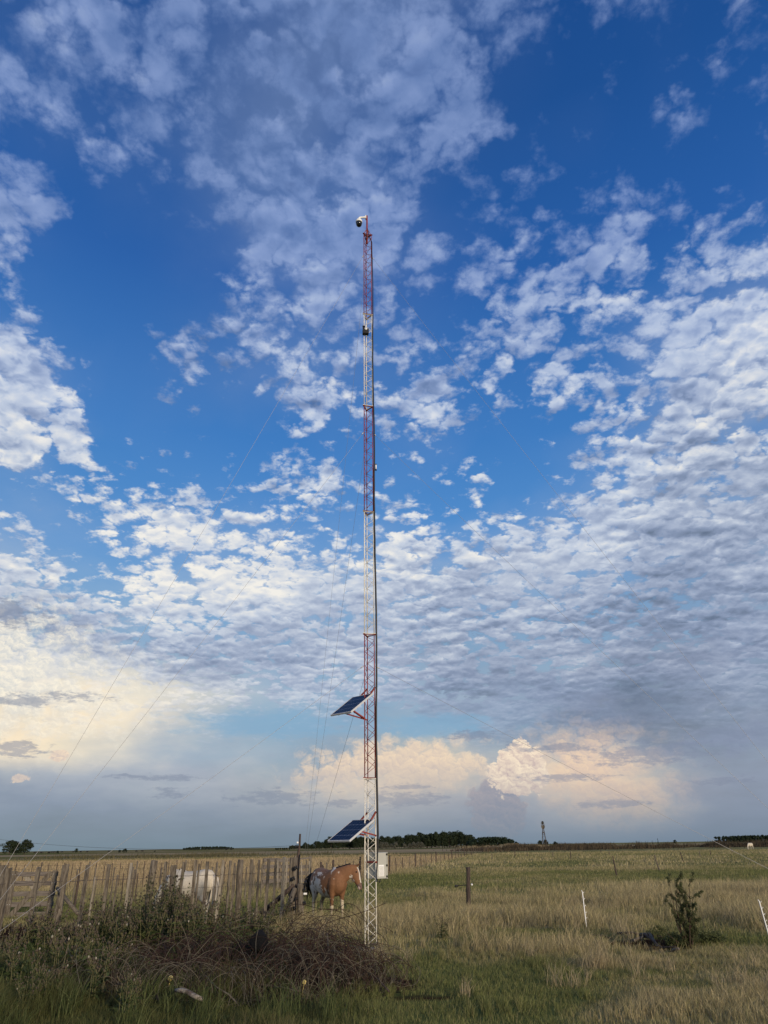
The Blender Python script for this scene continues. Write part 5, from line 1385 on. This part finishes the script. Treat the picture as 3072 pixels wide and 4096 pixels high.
def tussock_mesh(seed, n=90, h=.6, w=.012, spread=.14, colA=(.05, .06, .025), colB=(.16, .14, .06), lean=.8):
    nr = np.random.default_rng(seed); a = nr.uniform(0, 6.28, n); rr = nr.uniform(0, spread, n); x, y = np.cos(a) * rr, np.sin(a) * rr
    hh = h * nr.uniform(.5, 1.1, n); ln = nr.uniform(.1, 1, n) * lean; a2 = a + nr.normal(0, .5, n); dx_, dy_ = np.cos(a2), np.sin(a2); th = a2 + 1.57
    s = np.stack([np.cos(th) * w / 2, np.sin(th) * w / 2, np.zeros(n)], 1); B = np.stack([x, y, np.full(n, -.03)], 1)
    pts = [B, B + np.stack([dx_ * ln * hh * .18, dy_ * ln * hh * .18, hh * .5], 1), B + np.stack([dx_ * ln * hh * .55, dy_ * ln * hh * .55, hh * .88], 1), B + np.stack([dx_ * ln * hh, dy_ * ln * hh, hh * (1 - ln * .25)], 1)]
    V = np.stack([pts[0] - s, pts[0] + s, pts[1] - s * .9, pts[1] + s * .9, pts[2] - s * .6, pts[2] + s * .6, pts[3]], 1).reshape(-1, 3)
    i = np.arange(n) * 7; F = np.concatenate([np.stack([i + a_, i + b_, i + c_], 1) for a_, b_, c_ in ((0, 1, 3), (0, 3, 2), (2, 3, 5), (2, 5, 4), (4, 5, 6))])
    m = nr.uniform(0, 1, n)[:, None]; col = np.repeat(np.array(colA) * (1 - m) + np.array(colB) * m, 7, 0)
    return fast_mesh('tussock', V, F, 3, M['grass'], col)
# ----------------------------------------------------------------- weeds, heaps and the bush
def thistle_meshes(seed, h, ns, spread):
    rng = random.Random(seed); nr = np.random.default_rng(seed); b = MB(); cs = []; heads = []
    for i in range(ns):
        a = rng.uniform(0, 6.28); L = h * rng.uniform(.6, 1.05); lean = rng.uniform(.02, .28); sx, sy = math.cos(a) * spread * rng.uniform(0, 1), math.sin(a) * spread * rng.uniform(0, 1)
        pts = [Vector((sx + math.cos(a) * lean * L * (t ** 1.6), sy + math.sin(a) * lean * L * (t ** 1.6), L * t - .03)) for t in (0, .25, .5, .75, 1)]
        b.tube(pts, [.007, .006, .005, .004, .002], 5)
        for j in range(int(L * 26)):
            t = rng.uniform(.05, .95); k = min(int(t * 4), 3); p = pts[k].lerp(pts[k + 1], t * 4 - k); cs.append((p, rng.uniform(.05, .13) * (1.25 - t * .8)))
        for j in range(rng.randint(2, 5)):
            t = rng.uniform(.55, .95); k = min(int(t * 4), 3); p = pts[k].lerp(pts[k + 1], t * 4 - k); aa = rng.uniform(0, 6.28); e = p + Vector((math.cos(aa) * .09, math.sin(aa) * .09, rng.uniform(.06, .16)))
            b.tube([p, p.lerp(e, .5) + Vector((0, 0, -.01)), e], [.004, .003, .002], 4); heads.append(e)
        heads.append(pts[-1])
    n = len(cs) * 3; idx = np.repeat(np.arange(len(cs)), 3); P_ = np.array([tuple(c[0]) for c in cs])[idx]; Ls = np.array([c[1] for c in cs])[idx] * nr.uniform(.7, 1.5, n)
    a = nr.uniform(0, 6.28, n); up = nr.uniform(-.2, .9, n); d = np.stack([np.cos(a), np.sin(a), up], 1); d /= np.linalg.norm(d, axis=1)[:, None]
    s = np.stack([-np.sin(a), np.cos(a), nr.normal(0, .4, n)], 1) * (Ls * nr.uniform(.09, .17, n))[:, None]
    m1 = P_ + d * (Ls * .5)[:, None] + np.array([0, 0, 1]) * (Ls * .08)[:, None]; tip = P_ + d * Ls[:, None] - np.array([0, 0, 1]) * (Ls * .15)[:, None]
    V = np.stack([P_, m1 + s, tip, m1 - s], 1).reshape(-1, 3); F = np.arange(n * 4).reshape(-1, 4)
    m = nr.uniform(0, 1, n)[:, None]; col = np.repeat(np.array([.060, .088, .030]) * (1 - m) + np.array([.135, .155, .065]) * m, 4, 0)
    lv_ = fast_mesh('leaves', V, F, 4, M['leaf'], col)
    hb_ = MB(); hw = MB()
    for i, e in enumerate(heads):
        (hw if rng.random() < .05 else hb_).lathe([(.003, -.012), (.012, -.004), (.014, .006), (.009, .018), (.002, .024)], e, 6)
    return b.mesh('stems', M['stem'], True), lv_, hb_.mesh('seed_heads', M['seed_dark'], True), (hw.mesh('flowers', M['seed_pale'], True) if hw.v else None)
M['stem'] = mat('weed_stem', (.13, .12, .06), .8, vary=.3)
M['seed_dark'] = mat('thistle_head', (.07, .055, .04), .9, vary=.4)
M['seed_pale'] = mat('thistle_down', (.26, .24, .19), .9, vary=.2)
TH = [thistle_meshes(100 + i, h, n, s) for i, (h, n, s) in enumerate(((1.25, 7, .16), (1.05, 8, .2), (.8, 8, .22), (.6, 9, .22), (1.4, 6, .14), (.95, 9, .24)))]
r = random.Random(31)
spots = []
for px, py, k, s in ((618, 3800, 4, 1.0), (648, 3790, 4, .98), (675, 3800, 0, 1.05), (585, 3806, 0, 1.0), (560, 3790, 1, 1.0), (640, 3770, 0, 1.0), (700, 3790, 0, .95), (730, 3800, 1, 1.0), (535, 3800, 1, 1.0), (505, 3795, 5, 1.0), (770, 3780, 1, .95), (600, 3830, 5, 1.1), (668, 3830, 5, 1.1), (720, 3826, 5, 1.0),
                     (480, 3815, 1, .8), (440, 3810, 5, .9), (410, 3820, 5, .9), (380, 3830, 2, 1.1), (350, 3815, 2, 1.0), (810, 3790, 2, 1.1), (850, 3780, 2, 1.0), (890, 3785, 3, 1.1), (930, 3770, 2, .9), (985, 3760, 3, 1.0), (1030, 3750, 2, .8), (760, 3830, 2, 1.1), (546, 3835, 5, 1.0), (470, 3845, 3, 1.2), (160, 3850, 5, .85), (130, 3860, 2, 1.1),
                     (185, 3845, 2, 1.0), (100, 3850, 3, 1.2), (215, 3860, 3, 1.1), (320, 3850, 3, 1.1), (290, 3840, 3, 1.0), (60, 3860, 3, 1.0), (1120, 3730, 3, 1.1), (1060, 3765, 3, 1.0), (415, 3740, 3, 1.0), (370, 3760, 3, 1.1), (460, 3770, 2, 1.0), (1320, 3770, 3, .5), (690, 3755, 1, 1.05), (610, 3760, 1, 1.0), (830, 3750, 3, 1.2)):
    spots.append((px, py, k, s))
for px, py, k, s in ((60, 3960, 3, 1.0), (170, 4030, 3, .8), (260, 3940, 3, 1.1), (90, 4060, 2, .6), (380, 4000, 3, .9), (500, 4060, 3, .8), (330, 3905, 3, 1.0), (20, 3900, 2, .8), (450, 3920, 3, .8), (200, 3910, 2, .7)):
    spots.append((px, py, k, s))
for i, (px, py, k, s) in enumerate(spots):
    p = G(px, py); st_, lf_, hd_, fl_ = TH[k]
    if 520 < px < 780: lab, grp = 'tall green thistle in the thicket that hides the middle of the corral fence', 'thistles of the fence thicket'
    elif px >= 780: lab, grp = 'low leafy green weed at the foot of the fence between thicket and corner post', 'weeds below the corner post'
    elif px >= 300: lab, grp = 'green weed before the fence posts, left of the tall thistle thicket', 'weeds left of the thicket'
    else: lab, grp = 'feathery green weed growing beside the dark soil by the gate', 'weeds by the gate'
    if py > 3890: lab, grp = 'low green weed in the long grass at the very front left', 'weeds at the front left'
    if px == 1320: lab, grp = 'little weed in the grass between the pinto horse and the wire heap', None
    e = empty('thistle', (p.x, p.y, gz(p.x, p.y)), r.uniform(0, 6.28), lab, 'weed', grp); e.scale = (s, s, s * r.uniform(.92, 1.08))
    for me in (st_, lf_, hd_, fl_):
        if me:
            o = link(bpy.data.objects.new(me.name.split('.')[0], me), e)
            if me in (hd_, fl_): o['kind'] = 'stuff'
# leafy undergrowth that fills the gaps
def undergrowth(name, spots_, n, size, A, B, label, seed=5):
    nr = np.random.default_rng(seed); cs = []; rs = []
    for px, py, rx, h, k in spots_:
        c = G(px, py)
        for i in range(k):
            a, q = nr.uniform(0, 6.28), math.sqrt(nr.uniform(0, 1)); cs.append((c.x + math.cos(a) * rx * q, c.y + math.sin(a) * rx * .7 * q, h * nr.uniform(.1, .85) * (1 - q * .5))); rs.append(nr.uniform(.08, .2))
    V, F, c = leaf_cloud(cs, rs, n, size, A, B, nr, .9, .25, .2, 1.6)
    tag(link(bpy.data.objects.new(name, fast_mesh(name, V, F, 4, M['leaf'], c))), label, 'weeds', kind='stuff')
undergrowth('undergrowth', [(650, 3800, .95, .75, 46), (560, 3810, .6, .6, 22), (460, 3815, .6, .45, 18), (780, 3800, .8, .5, 24), (900, 3785, .8, .35, 18), (1030, 3760, .7, .28, 14), (160, 3860, .6, .42, 14), (340, 3840, .6, .35, 12), (1100, 3735, .7, .25, 10), (400, 3740, .8, .25, 10), (300, 3900, .9, .40, 20), (520, 3890, .7, .35, 14), (80, 3930, .7, .35, 12), (700, 3870, .5, .40, 12), (980, 3830, .5, .38, 10)],
    36000, .030, (.040, .062, .022), (.115, .135, .055), 'dense dark green undergrowth along the foot of the corral fence')

def heap(name, cx, cy, rx, ry, h, n, seed, rad, mats, label, cat, wild=10):
    """a springy tangle: hundreds of bent strands anchored in the grass"""
    rng = random.Random(seed); c = G(cx, cy); e = empty(name, (c.x, c.y, gz(c.x, c.y)), 0, label, cat)
    for mi, (mname, frac, nm) in enumerate(mats):
        b = MB()
        for i in range(int(n * frac)):
            a = rng.uniform(0, 6.28); q = rng.random() ** .6; x, y = math.cos(a) * rx * q, math.sin(a) * ry * q; hh = h * (1 - q ** 2 * .75) * rng.uniform(.15, 1.0)
            big = rng.random() < wild / n
            R1 = rng.uniform(.10, .38) * (1.6 if big else 1); turn = rng.uniform(1.2, 4.6); ax = Vector((rng.gauss(0, 1), rng.gauss(0, 1), rng.gauss(0, .45))).normalized()
            u = ax.orthogonal().normalized(); u.rotate(Quaternion(ax, rng.uniform(0, 6.28))); v = ax.cross(u); cen = Vector((x, y, max(hh, .02) - R1 * .2 + (.12 if big else 0))); drift = Vector((rng.gauss(0, .12), rng.gauss(0, .12), rng.gauss(0, .05)))
            pts = []; m = 5 + int(turn * 3)
            for k in range(m):
                t = k / (m - 1); aa = turn * t; rr = R1 * (1 + .5 * t); p = cen + (u * math.cos(aa) + v * math.sin(aa)) * rr + drift * t
                p.z = max(p.z, .01 + .03 * rng.random()); pts.append(p)
            b.tube(pts, rad * rng.uniform(.6, 1.25), 4, cap=False)
        b.build(nm, M[mname], e, True)
    for i in range(max(3, n // 110)):
        a = rng.uniform(0, 6.28); q = rng.random() ** .6; o = Vector((math.cos(a) * rx * q, math.sin(a) * ry * q, h * rng.uniform(.05, .5))); d = Vector((rng.gauss(0, 1), rng.gauss(0, .6), rng.gauss(0, .35))).normalized() * rng.uniform(.2, .5)
        b = MB(); b.tube([o - d, o + Vector((0, 0, .03)), o + d * .6, o + d], [.012, .011, .008, .004], 6); b.tube([o + d * .2, o + d * .5 + Vector((.05, .03, .12))], [.007, .003], 5); b.build('broken_branch', M['wood_dark' if i % 2 else 'wood'], e, True)
    return e
heap('wire_heap', 1315, 3945, .95, .8, .48, 900, 3, .0031, (('rust', .72, 'rusty_strands'), ('greywire', .28, 'dull_strands')), 'large springy heap of rusty old wire in the grass left of the mast foot', 'wire heap', 40)
heap('wire_heap', 820, 3880, 1.35, .75, .32, 900, 4, .0034, (('rust', .85, 'rusty_strands'), ('greywire', .15, 'dull_strands')), 'low reddish brown wire heap in front of the fence, left of the larger one', 'wire heap', 25)
heap('wire_heap', 1180, 3850, .8, .5, .40, 360, 6, .0032, (('rust', .8, 'rusty_strands'), ('greywire', .2, 'dull_strands')), 'middle tangle of rusty wire behind the yellow caps, around the black sacking', 'wire heap', 30)
heap('wire_heap', 560, 3960, 1.3, .7, .22, 360, 8, .003, (('rust', .55, 'rusty_strands'), ('greywire', .45, 'dull_strands')), 'thin scattered wire strands in the grass at the left front, before the thistles', 'wire heap', 25)
heap('wire_heap', 1000, 3990, 1.3, .45, .22, 320, 12, .003, (('rust', .5, 'rusty_strands'), ('greywire', .5, 'dull_strands')), 'sprawling wire strands in the grass between the two yellow caps at the front', 'wire heap', 25)
# a few long loose strands springing out
def loose(pxs, dist, rad, label, mname='rust'):
    pts = [AT(px, py, dist) for px, py in pxs]; out = []
    for i in range(len(pts) - 1):
        p0, p1, p2, p3 = pts[max(i - 1, 0)], pts[i], pts[i + 1], pts[min(i + 2, len(pts) - 1)]
        for k in range(6):
            t = k / 6; out.append(.5 * ((2 * p1) + (p2 - p0) * t + (2 * p0 - 5 * p1 + 4 * p2 - p3) * t * t + (3 * p1 - p0 - 3 * p2 + p3) * t ** 3))
    out.append(pts[-1]); b = MB(); b.tube([p + Vector((0, .12 * math.sin(i * .35), 0)) for i, p in enumerate(out)], rad, 5)
    tag(b.build('loose_wire', M[mname], None, True), label, 'wire')
loose([(1090, 3690), (1170, 3620), (1280, 3632), (1350, 3640)], 13.2, .0045, 'dark wire arching in front of the corner post and the horse legs')
loose([(1230, 3740), (1320, 3690), (1440, 3650), (1543, 3612)], 12.4, .0045, 'long rusty wire rising to the right past the mast lattice')
loose([(1300, 3700), (1350, 3640), (1390, 3612), (1430, 3630), (1460, 3690)], 12.8, .004, 'rusty wire looping high over the heap beside the mast')
loose([(1455, 3800), (1500, 3735), (1550, 3770), (1570, 3860)], 12.3, .004, 'dark wire loop in the grass just right of the mast foot')
loose([(840, 3760), (860, 3690), (900, 3655), (940, 3680), (930, 3760)], 12.8, .005, 'dark wire hoop standing up before the thick fence post')
loose([(770, 3830), (850, 3740), (930, 3690), (985, 3670)], 12.0, .004, 'pale wire curving up from the low brown heap', 'greywire')
loose([(240, 3735), (255, 3775), (300, 3830), (345, 3880)], 12.2, .006, 'pale knotted twig leaning before the left fence posts', 'greywire')
loose([(1040, 3680), (1020, 3760), (1030, 3840)], 12.4, .004, 'straight pale stalk standing beside the black sacking', 'greywire')
loose([(715, 3680), (750, 3800), (765, 3900)], 12.2, .004, 'long pale stalk leaning over the low brown wire heap', 'greywire')
loose([(1290, 3850), (1320, 3810), (1370, 3810), (1420, 3870), (1440, 3960)], 11.0, .004, 'pale wire hoop in front of the large rusty heap', 'greywire')

# black sacking caught in the wire
import bmesh
bm = bmesh.new(); bmesh.ops.create_icosphere(bm, subdivisions=4, radius=.15)
for v in bm.verts:
    c = v.co.copy(); nz = math.sin(c.x * 23 + c.z * 9) * .5 + math.sin(c.y * 31 + c.x * 13) * .3 + math.sin(c.z * 37 + c.y * 17) * .35
    v.co = Vector((c.x * .95, c.y * .7, c.z * 1.05)) * (1 + nz * .17)
me = bpy.data.meshes.new('black_sacking'); bm.to_mesh(me); bm.free(); me.materials.append(mat('black_sacking', (.004, .004, .005), .95, bump=.9, vary=.5, scale=30)); me.polygons.foreach_set('use_smooth', [True] * len(me.polygons))
o = link(bpy.data.objects.new('black_sacking', me)); o.location = AT(1035, 3768, 12.9); tag(o, 'crumpled black sacking caught in the rusty wire before the fence corner', 'sack')
# birch coloured piece of branch on the grass
M['birch'] = mat('pale_bark', (.27, .235, .19), .9, bump=.9, vary=.35, scale=22, stretch=(.4, 2, 2), second=(.12, .09, .075), smix=(.5, .58))
p0, p1 = G(702, 3962, .20), G(812, 3990, .17); q = [p0.lerp(p1, t) + Vector((0, 0, .02 * math.sin(t * 5))) for t in (0, .2, .45, .7, 1)]
b = MB(); b.tube(q, [.020, .027, .025, .027, .020], 10); tag(b.build('branch_piece', M['birch'], None, True), 'pale bark covered piece of branch lying in the grass at the front', 'log')
for (px, py, s, lab) in ((682, 3913, 1.0, 'yellow plastic cap in the grass above the pale branch'), (1217, 3928, .8, 'yellow cap on a dry stalk in front of the rusty heap, nearer the left'), (1251, 3895, .65, 'small yellow cap caught higher in the rusty wire heap')):
    q = AT(px, py, G(px, py + 60).y); b = MB(); b.lathe([(.022, -.03), (.03, -.026), (.033, 0), (.028, .022), (.014, .034)], q, 12, Matrix.Rotation(r.uniform(.4, 1.2), 3, 'Y') * s); b.tube([q - Vector((0, 0, .02)), q - Vector((.03, 0, .16))], .003, 4)
    tag(b.build('yellow_cap', M['yellow'], None, True), lab, 'cap')

# the bush by the dug hole ------------------------------------------------
bp_ = G(2758, 3785); BH = .92
bush = empty('bush', (bp_.x, bp_.y, gz(bp_.x, bp_.y)), 0.4, 'dark green wiry bush growing beside the dug hole in the right pasture', 'bush')
rng = random.Random(8); nr = np.random.default_rng(8); b = MB(); cs = []; rs = []
def limb(o, d, L, rad, lvl):
    pts = [o]; p = o.copy(); dd = d.copy()
    for k in range(5):
        dd = (dd + Vector((rng.gauss(0, .09), rng.gauss(0, .09), rng.gauss(0, .06)))).normalized(); p = p + dd * L / 5; pts.append(p.copy())
        if lvl > 0 and rng.random() < .75: limb(p, (dd + Vector((rng.gauss(0, .5), rng.gauss(0, .5), rng.gauss(0, .3)))).normalized(), L * rng.uniform(.15, .28), rad * .5, lvl - 1)
        if k > 0: cs.append(tuple(p)); rs.append(.034)
    b.tube(pts, [rad * (1 - .16 * k) for k in range(6)], 5)
for dx_, dz_, L in ((-.10, 1, 1.12), (-.34, .95, 1.10), (-.02, 1, 1.15), (.06, 1, 1.1), (.0, 1, .95), (-.55, .5, .55), (.05, 1, .8), (-.05, 1, .9), (.10, .95, .6), (-.12, 1, .7), (.03, 1, .5)):
    limb(Vector((rng.uniform(-.12, .10), rng.uniform(-.08, .08), -.05)), Vector((dx_, rng.uniform(-.2, .2), dz_)).normalized(), L, .014, 2)
b.build('branches', mat('bush_twig', (.055, .035, .025), .9, vary=.4), bush, True)
cs2 = list(cs); rs2 = list(rs)
for i in range(120):
    a = rng.uniform(0, 6.28); q = rng.random() ** .5; cs2.append((.06 + math.cos(a) * .14 * q, math.sin(a) * .14 * q, rng.uniform(.0, .86))); rs2.append(.05)
V, F, c = leaf_cloud(cs2, rs2, 19000, .0085, (.045, .060, .026), (.14, .15, .068), nr, 1, .2, .2, 1.7)
link(bpy.data.objects.new('foliage', fast_mesh('foliage', V, F, 4, M['leaf'], c)), bush)
undergrowth('creeping_growth', [(2800, 3770, .34, .24, 14), (2720, 3780, .32, .22, 14), (2850, 3770, .35, .14, 10), (2660, 3750, .3, .16, 8)], 5000, .017, (.035, .048, .018), (.11, .12, .045), 'low dark green growth spreading around the foot of the bush', 9)
def branch(pxs, rad, label, z=.05, m='wood_dark'):
    pts = [G(px, py, z) for px, py in pxs]
    for i, p in enumerate(pts): p.z = gz(p.x, p.y) + z + .03 * math.sin(i * 1.7)
    b = MB(); b.tube(pts, [rad * (1 - .35 * i / (len(pts) - 1)) for i in range(len(pts))], 7); tag(b.build('dead_branch', M[m], None, True), label, 'branch')
branch([(2560, 3738), (2600, 3742), (2650, 3765), (2690, 3790), (2715, 3798)], .035, 'thick grey dead branch bent over the edge of the dug hole', .10, 'wood')
branch([(2470, 3732), (2520, 3735), (2590, 3740), (2650, 3738)], .025, 'dark branch lying level behind the dug hole', .06)
branch([(2370, 3737), (2410, 3745), (2450, 3752)], .014, 'thin dark stick in the grass between the white stake and the hole', .05)
branch([(2535, 3760), (2575, 3752), (2610, 3748)], .03, 'short grey stub of wood on the left rim of the hole', .05, 'wood')
branch([(2580, 3735), (2640, 3752), (2700, 3770)], .018, 'slim dark branch between the bush and the thick grey one', .14)
# small dark plant nearer the middle
p = G(1775, 3760); st_, lf_, hd_, fl_ = TH[2]
e = empty('small_weed', (p.x, p.y, gz(p.x, p.y)), 1.0, 'single leafy dark weed in the grass below and left of the lone post', 'weed'); e.scale = (.55,) * 3
for me in (st_, lf_, hd_): link(bpy.data.objects.new(me.name.split('.')[0], me), e)

# tufts of longer straw standing out of the turf
nr = np.random.default_rng(55)
def tuft_field(name, cents, nb, h, w, label, mixc):
    X, Y, Hh, C_ = [], [], [], []
    for (x, y, s) in cents:
        n = int(nb * s); a = nr.uniform(0, 6.28, n); q = nr.uniform(0, 1, n) ** .7 * .13 * s; X.append(x + np.cos(a) * q); Y.append(y + np.sin(a) * q); Hh.append(h * s * nr.uniform(.5, 1.15, n)); m = nr.uniform(0, 1, n)[:, None]; C_.append(np.array(mixc[0]) * (1 - m) + np.array(mixc[1]) * m)
    X, Y, Hh, C_ = map(np.concatenate, (X, Y, Hh, C_))
    blades(name, X, Y, Hh, w * nr.uniform(.6, 1.3, len(X)), nr.uniform(.15, .95, len(X)), C_, M['grass'], label, 'grass')
x, y = scatter(9, 26, .9); d = dryness(x, y); k = nr.uniform(0, 1, len(x)) < (.25 + .75 * d); x, y = x[k], y[k]
cents = [(x[i], y[i], nr.uniform(.6, 1.25)) for i in range(len(x)) if x[i] > -1.0 or y[i] > 16]
for px, py, s in ((2392, 3872, 1.7), (2370, 3880, 1.4), (2230, 3950, 1.1), (2680, 3900, 1.2), (2480, 3742, 1.4), (2530, 3768, 1.3)): q = G(px, py); cents.append((q.x, q.y, s))
tuft_field('straw_tufts', cents, 42, .34, .0065, 'pale straw tussocks standing out of the shorter grass on the right', ((.28, .225, .13), (.46, .38, .235)))
x, y = scatter(8.6, 14, 2.2); k = x < -.6; cents = [(x[i], y[i], nr.uniform(.8, 1.5)) for i in range(len(x)) if k[i]]
tuft_field('rank_grass', cents, 40, .36, .008, 'long dark green grass blades at the front left around the wire heaps', ((.040, .062, .020), (.13, .145, .055)))
